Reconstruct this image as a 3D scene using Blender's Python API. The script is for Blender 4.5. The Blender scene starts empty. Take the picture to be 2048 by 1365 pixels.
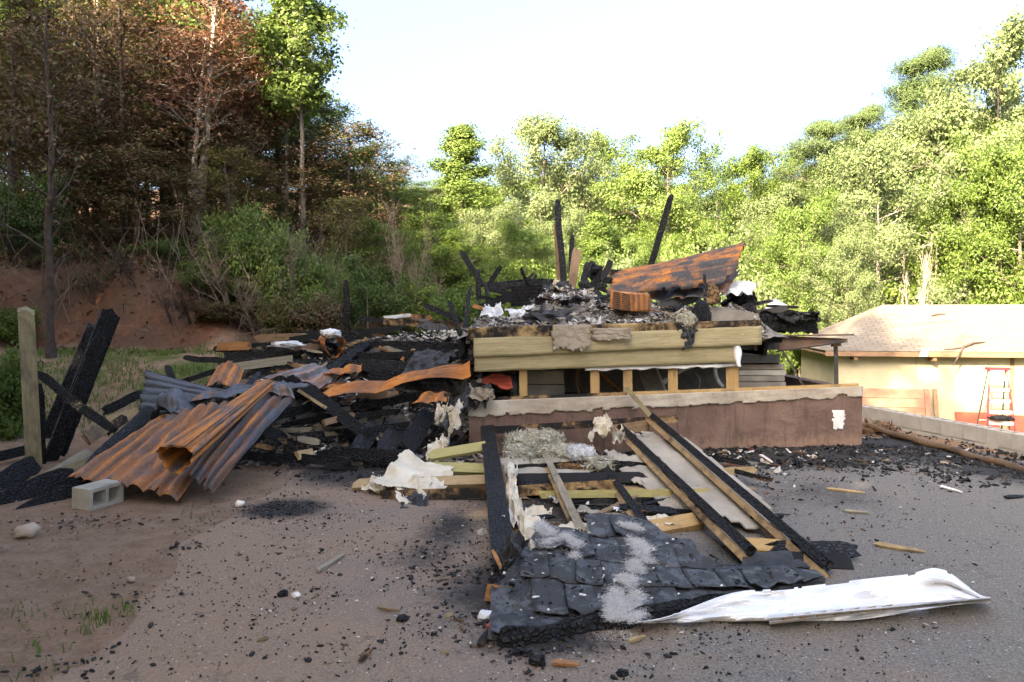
import bpy, bmesh, math, random
import numpy as np
from mathutils import Vector, Matrix, noise as mnoise

# ------------------------------------------------------------------ camera, sky, sun, exposure
SC = bpy.context.scene
COL = SC.collection
FPX, CX, CY, HZ, EYE = 1535.0, 1024.0, 682.5, 640.0, 1.65
PITCH = math.atan((CY - HZ) / FPX)
cd = bpy.data.cameras.new('camera')
cam = bpy.data.objects.new('camera', cd)
COL.objects.link(cam)
cam.location = (0, 0, EYE)
cam.rotation_euler = (math.pi / 2 - PITCH, 0, 0)
cd.sensor_width = 36.0
cd.lens = 36.0 * FPX / 2048.0
cd.clip_end = 900
SC.camera = cam

SUN_EL, SUN_AZ = math.radians(27), math.radians(215)      # azimuth clockwise from +Y
w = bpy.data.worlds.new('World')
SC.world = w
w.use_nodes = True
wn = w.node_tree
sky = wn.nodes.new('ShaderNodeTexSky')
sky.sky_type = 'NISHITA'
sky.sun_disc = False
sky.sun_elevation = SUN_EL
sky.sun_rotation = SUN_AZ
sky.air_density = 0.8
sky.dust_density = 10.0
sky.ozone_density = 4.0
wn.links.new(sky.outputs[0], wn.nodes['Background'].inputs[0])
wn.nodes['Background'].inputs[1].default_value = 0.15
sd = bpy.data.lights.new('sun', 'SUN')
sd.energy = 5.0
sd.angle = math.radians(0.5)
sd.color = (1.0, 0.86, 0.66)
sun = bpy.data.objects.new('sun', sd)
COL.objects.link(sun)
sdir = Vector((math.sin(SUN_AZ) * math.cos(SUN_EL), math.cos(SUN_AZ) * math.cos(SUN_EL), math.sin(SUN_EL)))
sun.rotation_euler = sdir.to_track_quat('Z', 'Y').to_euler()
sun.location = (-20, -20, 20)
SC.view_settings.view_transform = 'Standard'
SC.view_settings.look = 'None'
SC.view_settings.exposure = 2.87
SC.view_settings.gamma = 1.0
SC.view_settings.use_white_balance = True
SC.view_settings.white_balance_temperature = 7900
SC.view_settings.use_curve_mapping = False
SC.render.engine = 'CYCLES'
SC.cycles.max_bounces = 6
SC.cycles.transparent_max_bounces = 4

# ------------------------------------------------------------------ helpers
R = random.Random(7)
CAM = Vector((0, 0, EYE))


def P(px, py, d):
    """the point seen at photo pixel (px, py) that stands d metres ahead"""
    u, v = (px - CX) / FPX, (CY - py) / FPX
    c, s = math.cos(PITCH), math.sin(PITCH)
    dr = Vector((u, c + v * s, -s + v * c))
    return CAM + dr * (d / dr.y)


def G(px, py, z=0.0):
    """the point seen at photo pixel (px, py) that lies at height z"""
    q = P(px, py, 1.0) - CAM
    return CAM + q * ((z - EYE) / q.z)


def V3(p):
    return P(*p) if isinstance(p, tuple) and len(p) == 3 else p


def sm(v, a, b):
    t = min(1.0, max(0.0, (v - a) / (b - a)))
    return t * t * (3 - 2 * t)


def fbm(x, y, z=0.0, oct=4):
    return mnoise.fractal(Vector((x, y, z)), 1.0, 2.0, oct)


def tag(o, label=None, cat=None, group=None, kind=None):
    for k, val in (('label', label), ('category', cat), ('group', group), ('kind', kind)):
        if val:
            o[k] = val
    return o


def thing(name, label, cat, loc, group=None):
    o = bpy.data.objects.new(name, None)
    o.empty_display_size = 0.1
    COL.objects.link(o)
    o.location = loc
    return tag(o, label, cat, group)


def world_m(o):
    m_ = Matrix.Identity(4)
    while o is not None:
        m_ = o.matrix_basis @ m_
        o = o.parent
    return m_


def obj(name, verts, faces, mats, parent=None, smooth=False, uvs=None, midx=None, base=True):
    """one mesh object from world-space vertices; its origin is put at its base"""
    vs = [Vector(v) for v in verts]
    if parent is not None:
        inv = world_m(parent).inverted()
        vs = [inv @ v for v in vs]
        off = loc = Vector((0, 0, 0))
    else:
        n = max(1, len(vs))
        off = Vector((sum(v.x for v in vs) / n, sum(v.y for v in vs) / n, min(v.z for v in vs))) if base else Vector((0, 0, 0))
        loc = off
    me = bpy.data.meshes.new(name)
    me.from_pydata([v - off for v in vs], [], faces)
    for m in (mats if isinstance(mats, (list, tuple)) else [mats]):
        me.materials.append(m)
    if midx:
        me.polygons.foreach_set('material_index', midx)
    if smooth:
        me.polygons.foreach_set('use_smooth', [True] * len(me.polygons))
    if uvs:
        ul = me.uv_layers.new(name='UVMap')
        li = np.zeros(len(me.loops), dtype=np.int32)
        me.loops.foreach_get('vertex_index', li)
        ul.data.foreach_set('uv', np.array(uvs, dtype=np.float32)[li].ravel())
    me.update()
    o = bpy.data.objects.new(name, me)
    COL.objects.link(o)
    o.location = loc
    if parent is not None:
        o.parent = parent
    return o


def solid(o, t, off=0.0):
    m = o.modifiers.new('thickness', 'SOLIDIFY')
    m.thickness = t
    m.offset = off
    return o


class MB:
    def __init__(s):
        s.v, s.f, s.mi = [], [], []

    def add(s, vs, fs, mi=0):
        b = len(s.v)
        s.v += [Vector(v) for v in vs]
        s.f += [tuple(i + b for i in f) for f in fs]
        s.mi += [mi] * len(fs)

    def box(s, c, half, rot=None, mi=0):
        c = Vector(c)
        vs = []
        for dx in (-1, 1):
            for dy in (-1, 1):
                for dz in (-1, 1):
                    q = Vector((dx * half[0], dy * half[1], dz * half[2]))
                    vs.append(c + (rot @ q if rot else q))
        s.add(vs, [(0, 1, 3, 2), (4, 6, 7, 5), (0, 4, 5, 1), (2, 3, 7, 6), (0, 2, 6, 4), (1, 5, 7, 3)], mi)

    def tube(s, pts, rads, k=6, cap=True, mi=0):
        pts = [Vector(p) for p in pts]
        b = len(s.v)
        ref = Vector((0.31, 0.17, 0.93))
        for i, p in enumerate(pts):
            d = (pts[min(i + 1, len(pts) - 1)] - pts[max(i - 1, 0)])
            if d.length < 1e-6:
                d = Vector((0, 0, 1))
            d.normalize()
            if abs(d.dot(ref)) > 0.97:
                ref = Vector((0.9, 0.3, 0.1))
            a = d.cross(ref).normalized()
            c = d.cross(a)
            for j in range(k):
                t = 2 * math.pi * j / k
                s.v.append(p + (a * math.cos(t) + c * math.sin(t)) * rads[i])
        n = len(pts)
        for i in range(n - 1):
            for j in range(k):
                j2 = (j + 1) % k
                s.f.append((b + i * k + j, b + i * k + j2, b + (i + 1) * k + j2, b + (i + 1) * k + j))
                s.mi.append(mi)
        if cap:
            s.f.append(tuple(b + j for j in range(k)))
            s.f.append(tuple(b + (n - 1) * k + j for j in reversed(range(k))))
            s.mi += [mi, mi]

    def build(s, name, mats, parent=None, smooth=False, base=True):
        return obj(name, s.v, s.f, mats, parent, smooth, midx=s.mi if isinstance(mats, (list, tuple)) and len(mats) > 1 else None, base=base)


# ------------------------------------------------------------------ node helpers
def new_mat(name, rough=0.8, spec=0.3, metal=0.0):
    m = bpy.data.materials.new(name)
    m.use_nodes = True
    b = m.node_tree.nodes['Principled BSDF']
    b.inputs['Roughness'].default_value = rough
    b.inputs['Specular IOR Level'].default_value = spec
    b.inputs['Metallic'].default_value = metal
    return m, m.node_tree, b


def nd(nt, typ, ins=None, **props):
    n = nt.nodes.new(typ)
    for k, v in props.items():
        setattr(n, k, v)
    for k, v in (ins or {}).items():
        if hasattr(v, 'node'):
            nt.links.new(v, n.inputs[k])
        else:
            n.inputs[k].default_value = v
    return n


def coords(nt, kind='Object', scale=(1, 1, 1), rnd=True):
    tc = nd(nt, 'ShaderNodeTexCoord')
    vec = tc.outputs[kind]
    if rnd:
        oi = nd(nt, 'ShaderNodeObjectInfo')
        ml = nd(nt, 'ShaderNodeMath', {0: oi.outputs['Random'], 1: 37.0}, operation='MULTIPLY')
        vec = nd(nt, 'ShaderNodeVectorMath', {0: vec, 1: ml.outputs[0]}, operation='ADD').outputs[0]
    return nd(nt, 'ShaderNodeMapping', {'Vector': vec, 'Scale': scale}).outputs[0]


def nz(nt, vec, scale, detail=5, rough=0.6, dist=0.0):
    return nd(nt, 'ShaderNodeTexNoise', {'Vector': vec, 'Scale': scale, 'Detail': detail, 'Roughness': rough, 'Distortion': dist}).outputs['Fac']


def vor(nt, vec, scale, feature='F1', out='Distance', rand=1.0):
    n = nd(nt, 'ShaderNodeTexVoronoi', {'Vector': vec, 'Scale': scale, 'Randomness': rand}, feature=feature)
    return n.outputs[out]


def ramp(nt, fac, stops, interp='LINEAR'):
    n = nd(nt, 'ShaderNodeValToRGB', {'Fac': fac})
    cr = n.color_ramp
    cr.interpolation = interp
    while len(cr.elements) < len(stops):
        cr.elements.new(0.5)
    for e, (p, c) in zip(cr.elements, stops):
        e.position = p
        e.color = (c, c, c, 1) if isinstance(c, (int, float)) else (*c, 1)
    return n.outputs['Color']


def mix(nt, fac, a, b, mode='MIX'):
    n = nd(nt, 'ShaderNodeMix', data_type='RGBA', blend_type=mode)
    for sock, val in ((n.inputs[0], fac), (n.inputs[6], a), (n.inputs[7], b)):
        if hasattr(val, 'node'):
            nt.links.new(val, sock)
        elif isinstance(val, (tuple, list)):
            sock.default_value = (*val, 1)
        else:
            sock.default_value = val
    return n.outputs[2]


def mth(nt, op, a, b=0.0):
    return nd(nt, 'ShaderNodeMath', {0: a, 1: b}, operation=op).outputs[0]


def finish(nt, b, color, height=None, strength=0.4, dist=0.01, rough=None):
    nt.links.new(color, b.inputs['Base Color']) if hasattr(color, 'node') else b.inputs['Base Color'].__setattr__('default_value', (*color, 1))
    if height is not None:
        bp = nd(nt, 'ShaderNodeBump', {'Height': height, 'Strength': strength, 'Distance': dist})
        nt.links.new(bp.outputs[0], b.inputs['Normal'])
    if rough is not None:
        nt.links.new(rough, b.inputs['Roughness'])


# ------------------------------------------------------------------ materials
def wood(name, c1, c2, stain=0.35, char=0.0, dirt=(0.03, 0.025, 0.02)):
    """sawn board: grain runs along the local X axis; stains and char blotches of their own shape"""
    m, nt, b = new_mat(name, 0.75, 0.25)
    v = coords(nt, 'Object', (1.2, 16, 16))
    v2 = coords(nt, 'Object', (1, 1, 1))
    g = nz(nt, v, 2.6, 6, 0.65, 0.8)
    col = ramp(nt, g, [(0.3, c1), (0.7, c2)])
    fine = nz(nt, coords(nt, 'Object', (4, 90, 90)), 3.0, 3)
    col = mix(nt, ramp(nt, fine, [(0.35, 0.35), (0.6, 0.0)]), col, tuple(c * 0.45 for c in c1))
    st = nz(nt, v2, 3.5, 5, 0.65)
    col = mix(nt, ramp(nt, st, [(0.62 - stain * 0.3, 0.0), (0.85 - stain * 0.3, 0.75)]), col, dirt)
    if char:
        ch = nz(nt, v2, 1.7, 6, 0.75)
        col = mix(nt, ramp(nt, ch, [(0.60 - char * 0.45, 0.0), (0.74 - char * 0.45, 0.9)]), col, (0.075, 0.04, 0.02))
        col = mix(nt, ramp(nt, ch, [(0.69 - char * 0.45, 0.0), (0.77 - char * 0.45, 1.0)]), col, (0.009, 0.009, 0.009))
    finish(nt, b, col, g, 0.35, 0.006)
    return m


def charred(name, base=(0.0055, 0.0055, 0.006), hi=(0.034, 0.036, 0.041), amt=0.4, show=0.0, wcol=(0.22, 0.12, 0.05)):
    """alligator char: cracked across the grain, a little ash on the faces"""
    m, nt, b = new_mat(name, 0.5, 0.3)
    v = coords(nt, 'Object', (15, 22, 22))
    cr = vor(nt, v, 1.6, 'DISTANCE_TO_EDGE')
    n = nz(nt, coords(nt, 'Object', (2, 5, 5)), 3.0, 6, 0.7)
    f2 = nz(nt, coords(nt, 'Object', (1, 1, 1)), 60, 3, 0.7)
    ash = mth(nt, 'MULTIPLY', n, f2)
    col = ramp(nt, ash, [(0.27 - 0.08 * amt, base), (0.52, hi)])
    col = mix(nt, ramp(nt, cr, [(0.0, 0.85), (0.12, 0.0)]), col, (0.003, 0.003, 0.003))
    if show:
        s = nz(nt, coords(nt, 'Object', (0.9, 3, 3)), 1.6, 6, 0.7)
        col = mix(nt, ramp(nt, s, [(0.66 - show * 0.3, 0.0), (0.72 - show * 0.3, 1.0)]), col, wcol)
    hgt = mth(nt, 'ADD', mth(nt, 'MULTIPLY', ramp(nt, cr, [(0.0, 0.0), (0.2, 1.0)]), 0.7), mth(nt, 'MULTIPLY', n, 0.6))
    finish(nt, b, col, hgt, 1.0, 0.022, ramp(nt, n, [(0.3, 0.40), (0.7, 0.78)]))
    return m


def rust_metal(name, rustamt, steel=(0.085, 0.09, 0.10), pale=(0.25, 0.225, 0.17), valley=0.5):
    """burnt corrugated iron: patches streaked along V of the sheet's own UV"""
    m, nt, b = new_mat(name, 0.6, 0.4, 0.0)
    v = coords(nt, 'UV', (8, 0.9, 1))
    n1 = nz(nt, v, 1.3, 7, 0.68, 0.5)
    n2 = nz(nt, coords(nt, 'UV', (1, 1, 1)), 3.2, 7, 0.7)
    n3 = nz(nt, coords(nt, 'UV', (20, 6, 1)), 4.0, 5, 0.7)
    mask = mth(nt, 'ADD', mth(nt, 'MULTIPLY', n1, 0.72), mth(nt, 'MULTIPLY', n2, 0.28))
    rust = ramp(nt, n3, [(0.25, (0.13, 0.036, 0.009)), (0.42, (0.42, 0.125, 0.018)), (0.56, (0.50, 0.185, 0.030)), (0.68, (0.38, 0.21, 0.085)), (0.82, (0.25, 0.10, 0.035))])
    st = ramp(nt, n3, [(0.3, tuple(c * 0.55 for c in steel)), (0.62, steel), (0.8, pale)])
    c0 = 0.5 + (0.5 - rustamt) * 0.34
    col = mix(nt, ramp(nt, mask, [(c0 - 0.06, 0.0), (c0 + 0.07, 1.0)]), st, rust)
    dk = nz(nt, coords(nt, 'UV', (2.2, 0.8, 1)), 2.0, 6, 0.75)
    col = mix(nt, ramp(nt, dk, [(0.58, 0.0), (0.72, 0.8)]), col, (0.035, 0.02, 0.014))
    uvn = nd(nt, 'ShaderNodeTexCoord')
    ux = nd(nt, 'ShaderNodeSeparateXYZ', {0: uvn.outputs['UV']}).outputs[0]
    wv = mth(nt, 'SINE', mth(nt, 'ADD', mth(nt, 'MULTIPLY', ux, 2 * math.pi / 0.12), 3.7))
    wv = mth(nt, 'MULTIPLY', mth(nt, 'ADD', wv, 0.6), ramp(nt, n2, [(0.34, valley * .45), (0.62, valley)]))
    col = mix(nt, wv, col, (0.05, 0.035, 0.027))                      # sooty tone painted into the valleys, standing in for shade between the ribs
    sk = nz(nt, coords(nt, 'UV', (13, 0.45, 1)), 1.6, 5, 0.6)
    col = mix(nt, ramp(nt, sk, [(0.52, 0.0), (0.64, 0.7)]), col, (0.045, 0.035, 0.028))
    sp = vor(nt, coords(nt, 'UV', (1, 1, 1)), 26)
    col = mix(nt, ramp(nt, sp, [(0.05, 0.7), (0.10, 0.0)]), col, (0.03, 0.018, 0.012))
    finish(nt, b, col, n3, 0.25, 0.004, ramp(nt, n2, [(0.3, 0.42), (0.7, 0.8)]))
    return m


def plain(name, c1, c2, scale=4.0, rough=0.8, bump=0.3, bscale=None, dist=0.01, spec=0.3, soot=0.0, detail=6):
    m, nt, b = new_mat(name, rough, spec)
    v = coords(nt, 'Object')
    n = nz(nt, v, scale, detail, 0.65)
    col = ramp(nt, n, [(0.3, c1), (0.7, c2)])
    if soot:
        s = nz(nt, v, scale * 0.45, 6, 0.7)
        col = mix(nt, ramp(nt, s, [(0.64 - soot * 0.25, 0.0), (0.82 - soot * 0.25, 0.9)]), col, (0.018, 0.016, 0.015))
    h = nz(nt, v, bscale or scale * 6, 5, 0.7)
    finish(nt, b, col, h, bump, dist)
    return m


def island_mat(name, stops, rough=0.8, spec=0.3):
    """every loose chip takes its own colour"""
    m, nt, b = new_mat(name, rough, spec)
    g = nd(nt, 'ShaderNodeNewGeometry')
    col = ramp(nt, g.outputs['Random Per Island'], stops, 'CONSTANT')
    n = nz(nt, coords(nt, 'Object', rnd=False), 70, 4, 0.7)
    col = mix(nt, mth(nt, 'MULTIPLY', n, 0.6), col, (0.02, 0.02, 0.02))
    finish(nt, b, col, n, 0.5, 0.004)
    return m


def leaf_mat(name, stops, trans=0.4, tcol=None):
    m = bpy.data.materials.new(name)
    m.use_nodes = True
    nt = m.node_tree
    b = nt.nodes['Principled BSDF']
    out = nt.nodes['Material Output']
    g = nd(nt, 'ShaderNodeNewGeometry')
    oi = nd(nt, 'ShaderNodeObjectInfo')
    cl = nz(nt, coords(nt, 'Object', rnd=True), 0.9, 3, 0.6)
    f = mth(nt, 'ADD', mth(nt, 'MULTIPLY', g.outputs['Random Per Island'], 0.34), mth(nt, 'MULTIPLY', cl, 0.72))
    f = mth(nt, 'ADD', f, mth(nt, 'MULTIPLY', oi.outputs['Random'], 0.16))
    col = ramp(nt, mth(nt, 'SUBTRACT', f, 0.08), stops)
    b.inputs['Roughness'].default_value = 0.55
    b.inputs['Specular IOR Level'].default_value = 0.3
    nt.links.new(col, b.inputs['Base Color'])
    tr = nd(nt, 'ShaderNodeBsdfTranslucent', {'Color': mix(nt, 0.5, col, tcol or stops[-1][1])})
    ms = nd(nt, 'ShaderNodeMixShader', {0: trans, 1: b.outputs[0], 2: tr.outputs[0]})
    nt.links.new(ms.outputs[0], out.inputs['Surface'])
    return m


W_PALE = wood('pale_wood', (0.30, 0.21, 0.11), (0.46, 0.34, 0.19), 0.30)
W_FRESH = wood('framing_wood', (0.36, 0.22, 0.09), (0.50, 0.34, 0.16), 0.30, 0.0)
W_SCORCH = wood('scorched_wood', (0.34, 0.20, 0.09), (0.48, 0.33, 0.16), 0.45, 0.5)
W_HALF = wood('half_burnt_wood', (0.30, 0.17, 0.08), (0.42, 0.28, 0.14), 0.5, 0.95)
W_GREY = wood('weathered_grey_wood', (0.20, 0.17, 0.12), (0.36, 0.32, 0.24), 0.25)
W_POST = wood('weathered_post_wood', (0.165, 0.135, 0.075), (0.29, 0.245, 0.145), 0.35)
W_LOG = wood('dark_pole_wood', (0.085, 0.052, 0.030), (0.19, 0.12, 0.07), 0.4)
W_RED = wood('reddish_wood', (0.30, 0.13, 0.05), (0.44, 0.22, 0.09), 0.35, 0.35)
W_BROWN = wood('brown_split_wood', (0.16, 0.10, 0.06), (0.30, 0.20, 0.12), 0.3)
SIDING = wood('olive_siding', (0.30, 0.265, 0.105), (0.42, 0.375, 0.165), 0.16, 0.0, (0.10, 0.085, 0.05))
CHAR = charred('charred_wood')
CHAR_ASH = charred('charred_wood_with_ash', (0.010, 0.010, 0.012), (0.085, 0.09, 0.10), 0.9)
CHAR_SHOW = charred('charred_wood_showing_timber', show=0.62)
CHAR_EDGE = charred('charred_rafter_wood', show=0.35)
RUST = rust_metal('rusty_iron', 0.80)
RUST_MIX = rust_metal('half_rusty_iron', 0.60)
RUST_STRIPE = rust_metal('striped_rusty_iron', 0.36, (0.075, 0.082, 0.10))
RUST_BLUE = rust_metal('blued_iron', 0.12, (0.09, 0.115, 0.15), (0.17, 0.18, 0.19))
RUST_PALE = rust_metal('pale_burnt_iron', 0.36, (0.22, 0.24, 0.27), (0.38, 0.36, 0.31))
STEEL = plain('dark_steel', (0.02, 0.022, 0.026), (0.07, 0.065, 0.06), 5, 0.55, 0.2)
STEEL_RUST = plain('rusted_steel_beam', (0.05, 0.05, 0.055), (0.17, 0.10, 0.07), 3, 0.6, 0.2)
ALU = plain('dull_sheet_metal', (0.45, 0.47, 0.50), (0.66, 0.68, 0.70), 6, 0.45, 0.3, soot=0.35)
WHITE_TRIM = plain('white_trim_metal', (0.64, 0.65, 0.67), (0.80, 0.80, 0.81), 3, 0.5, 0.3, soot=0.0)
WHITE_SOOT = plain('sooty_white_trim', (0.42, 0.40, 0.37), (0.74, 0.73, 0.71), 3, 0.5, 0.15, soot=0.55)
DRYWALL = plain('scorched_drywall', (0.27, 0.235, 0.19), (0.40, 0.36, 0.30), 2.2, 0.9, 0.12, soot=0.30)
PAPER = plain('scorched_facing_paper', (0.44, 0.37, 0.26), (0.68, 0.63, 0.53), 3.0, 0.85, 0.2, soot=0.30)
FELT = plain('burnt_felt', (0.012, 0.012, 0.014), (0.055, 0.058, 0.065), 7, 0.7, 0.5)
SHING = plain('charred_shingle', (0.018, 0.020, 0.024), (0.055, 0.060, 0.070), 9, 0.65, 0.7, 120, 0.006)
CONC = plain('grey_concrete', (0.30, 0.28, 0.25), (0.42, 0.40, 0.36), 5, 0.9, 0.4, 90, 0.006)
CONC_PALE = plain('pale_block_concrete', (0.27, 0.245, 0.195), (0.40, 0.375, 0.315), 5, 0.9, 0.6, 90, 0.008, soot=0.05)
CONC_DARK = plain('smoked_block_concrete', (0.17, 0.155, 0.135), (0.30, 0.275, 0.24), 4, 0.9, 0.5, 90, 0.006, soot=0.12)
CEMENT = plain('cement_render', (0.27, 0.22, 0.165), (0.47, 0.425, 0.355), 2.2, 0.9, 0.8, 14, 0.015, soot=0.02)
MORTAR = plain('grey_plaster', (0.22, 0.185, 0.145), (0.36, 0.31, 0.25), 5, 0.9, 0.9, 30, 0.02, soot=0.1)
STONE = plain('field_stone', (0.26, 0.20, 0.15), (0.42, 0.35, 0.28), 4, 0.85, 0.3)
PIPE = plain('white_plastic_pipe', (0.55, 0.52, 0.47), (0.72, 0.70, 0.66), 6, 0.5, 0.1, soot=0.1)
COPPER = plain('burnt_wire', (0.10, 0.05, 0.025), (0.26, 0.13, 0.06), 9, 0.5, 0.1)
INS_Y = island_mat('yellow_glass_wool', [(0, (0.50, 0.47, 0.34)), (0.3, (0.62, 0.60, 0.48)), (0.6, (0.36, 0.33, 0.26)), (0.8, (0.68, 0.67, 0.61))], 1.0, 0.1)
INS_W = island_mat('white_glass_wool', [(0, (0.78, 0.79, 0.80)), (0.4, (0.86, 0.86, 0.86)), (0.8, (0.62, 0.63, 0.64))], 1.0, 0.1)
ROOFRED = plain('brick_red_paint', (0.30, 0.045, 0.025), (0.42, 0.08, 0.045), 4, 0.6, 0.2)
PANELRED = plain('faded_red_boards', (0.24, 0.09, 0.06), (0.36, 0.20, 0.14), 3, 0.8, 0.2)
LADRED = plain('red_fibreglass', (0.13, 0.014, 0.022), (0.19, 0.025, 0.035), 6, 0.45, 0.05)
LADALU = plain('aluminium_step', (0.40, 0.40, 0.40), (0.52, 0.52, 0.52), 6, 0.4, 0.05)
LADDARK = plain('dark_green_rail', (0.015, 0.04, 0.035), (0.03, 0.07, 0.06), 6, 0.5, 0.05)
SHEDWALL = plain('tan_shed_paint', (0.30, 0.265, 0.185), (0.37, 0.33, 0.235), 2.0, 0.75, 0.12)
FASCIA = plain('brown_fascia_paint', (0.13, 0.075, 0.045), (0.20, 0.12, 0.075), 4, 0.7, 0.2)
BARK = plain('grey_brown_bark', (0.075, 0.060, 0.050), (0.17, 0.145, 0.125), 6, 0.9, 0.8, 26, 0.02)
BARK_D = plain('dark_scorched_bark', (0.035, 0.026, 0.022), (0.095, 0.070, 0.058), 6, 0.9, 0.8, 26, 0.02)
BARK_W = plain('pale_peeling_bark', (0.22, 0.18, 0.15), (0.52, 0.47, 0.42), 5, 0.85, 0.5, 20, 0.01)
TWIG = plain('dry_twig', (0.10, 0.075, 0.055), (0.22, 0.17, 0.13), 6, 0.9, 0.3)
CHIP_B = island_mat('char_chips', [(0, (0.007, 0.007, 0.007)), (0.5, (0.014, 0.0145, 0.016)), (0.8, (0.035, 0.034, 0.035)), (0.95, (0.08, 0.05, 0.03))], 0.65, 0.2)
CHIP_W = island_mat('pale_chips', [(0, (0.72, 0.70, 0.66)), (0.4, (0.55, 0.52, 0.47)), (0.7, (0.80, 0.79, 0.77))], 0.85, 0.2)
CHIP_WOOD = island_mat('wood_splinters', [(0, (0.20, 0.13, 0.07)), (0.3, (0.31, 0.22, 0.13)), (0.5, (0.12, 0.07, 0.04)), (0.8, (0.18, 0.06, 0.03))], 0.85, 0.2)
ASHF = island_mat('ash_flakes', [(0, (0.34, 0.32, 0.295)), (0.22, (0.09, 0.085, 0.08)), (0.40, (0.48, 0.455, 0.42)), (0.6, (0.19, 0.175, 0.165)), (0.76, (0.66, 0.64, 0.60)), (0.92, (0.25, 0.18, 0.12))], 0.85, 0.25)
RUBBLE = plain('ash_and_soot', (0.018, 0.017, 0.016), (0.15, 0.13, 0.11), 6, 0.9, 1.0, 40, 0.03, soot=0.2)
RUBBLE_G = plain('grey_ash', (0.08, 0.072, 0.066), (0.27, 0.25, 0.23), 9, 0.9, 1.0, 40, 0.03)

L_GREEN = leaf_mat('green_leaves', [(0.15, (0.040, 0.078, 0.013)), (0.5, (0.075, 0.125, 0.020)), (0.85, (0.13, 0.18, 0.035))])
L_LIME = leaf_mat('yellow_green_leaves', [(0.15, (0.048, 0.092, 0.018)), (0.5, (0.090, 0.150, 0.032)), (0.85, (0.155, 0.210, 0.058))])
L_PALE = leaf_mat('pale_green_leaves', [(0.15, (0.060, 0.095, 0.034)), (0.5, (0.112, 0.158, 0.062)), (0.85, (0.185, 0.230, 0.115))])
L_PINE = leaf_mat('pine_needles', [(0.15, (0.036, 0.070, 0.022)), (0.5, (0.068, 0.105, 0.034)), (0.85, (0.110, 0.145, 0.055))], 0.25)
L_DARK = leaf_mat('dark_green_leaves', [(0.15, (0.030, 0.060, 0.014)), (0.5, (0.052, 0.092, 0.020)), (0.85, (0.085, 0.13, 0.03))])
L_RED = leaf_mat('scorched_red_leaves', [(0.15, (0.066, 0.024, 0.016)), (0.45, (0.115, 0.044, 0.026)), (0.65, (0.15, 0.075, 0.04)), (0.82, (0.085, 0.09, 0.03))], 0.3)
L_BROWN = leaf_mat('scorched_brown_leaves', [(0.15, (0.045, 0.026, 0.015)), (0.42, (0.088, 0.046, 0.024)), (0.60, (0.115, 0.068, 0.034)), (0.74, (0.070, 0.095, 0.026))], 0.3)
L_MIX = leaf_mat('half_scorched_leaves', [(0.2, (0.075, 0.036, 0.016)), (0.42, (0.10, 0.065, 0.022)), (0.6, (0.065, 0.085, 0.02)), (0.85, (0.12, 0.135, 0.035))], 0.35)
GRASS = leaf_mat('grass_blades', [(0.15, (0.05, 0.10, 0.02)), (0.5, (0.085, 0.15, 0.03)), (0.85, (0.14, 0.18, 0.05))], 0.35)
# ------------------------------------------------------------------ terrain
def wall_side(x, y):
    return (x - 5.62) * 0.982 + (y - 11.85) * 0.187


def h(x, y):
    z = 1.0 * sm(y, 10.3, 14.5) * sm(-x, 0.3, 3.2)
    yy = y + 0.45 * math.sin(x * 0.9) + 0.25 * math.sin(x * 2.3 + 1)
    z += 1.75 * sm(yy, 14.9, 17.0) * sm(-x + 0.3 * math.sin(y * 1.7), 5.0, 7.6)
    z += 0.15 * max(0.0, y - 17) * sm(-x, 0, 8) + 0.02 * max(0.0, y - 20)
    z += 1.1 * sm(y, 15, 22) * sm(-x, -2.5, 1) * (1 - 0.6 * sm(-x, 4, 8))
    s = wall_side(x, y)
    z -= 1.55 * sm(s, 0.15, 2.4) * sm(x, 3.0, 6.5)
    z += 1.5 * sm(y, 27, 46) * sm(x, 3, 8)
    rough = sm(abs(x + 0.0) + abs(y - 6) * 0.3, 2.5, 6)
    z += 0.035 * fbm(x * 0.9, y * 0.9) * rough + 0.16 * fbm(x * 0.7, y * 0.7, 4) * sm(z, 0.9, 2.2)
    return z


def left_edge(y):
    return -1.95 - 0.07 * y + 0.10 * math.sin(y * 1.9) + 0.05 * math.sin(y * 5.3) + 0.05 * fbm(y * 3, 2)


def axis_pts(segs):
    out = []
    for a, b, st in segs:
        n = max(1, int(round((b - a) / st)))
        out += [a + (b - a) * i / n for i in range(n)]
    return out + [segs[-1][1]]


xs = axis_pts([(-400, -80, 40), (-80, -24, 4), (-24, -10, 0.7), (-10, 8, 0.16), (8, 26, 0.8), (26, 90, 5), (90, 400, 40)])
ys = axis_pts([(-120, -20, 10), (-20, 1, 1.2), (1, 19, 0.16), (19, 50, 0.8), (50, 120, 5), (120, 600, 48)])
nx, ny = len(xs), len(ys)
gv, gc = [], []
for y in ys:
    for x in xs:
        z = h(x, y)
        gv.append((x, y, z))
        e = 0.2
        sl = 0.0
        if -12 < x < -3 and 12 < y < 20:
            sl = math.hypot(h(x + e, y) - h(x - e, y), h(x, y + e) - h(x, y - e)) / (2 * e)
        clay = sm(sl + 0.25 * fbm(x, y, 9), 0.35, 0.75)
        litter = sm(y + 0.8 * fbm(x * 0.6, y * 0.6), 16.2, 17.4) * sm(-x, 1.0, 4.0)
        gr = sm(y + 1.2 * fbm(x * 0.8, y * 0.8, 3), 11.4, 12.6) * (1 - litter) * (1 - clay) * sm(-x, 3.0, 4.0) * (1 - sm(-x, 6.0, 8.5) * 0.55) * sm(0.55 + fbm(x * 1.3, y * 1.3, 6), 0.3, 0.75)
        gr = max(gr, sm(wall_side(x, y), 0.4, 1.2) * sm(x, 3.5, 5) * 0.9, sm(y, 15.5, 20) * sm(x, -4, 0))
        gc.append((clay, litter, gr, 1.0))
gf = [(j * nx + i, j * nx + i + 1, (j + 1) * nx + i + 1, (j + 1) * nx + i) for j in range(ny - 1) for i in range(nx - 1)]

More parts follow.
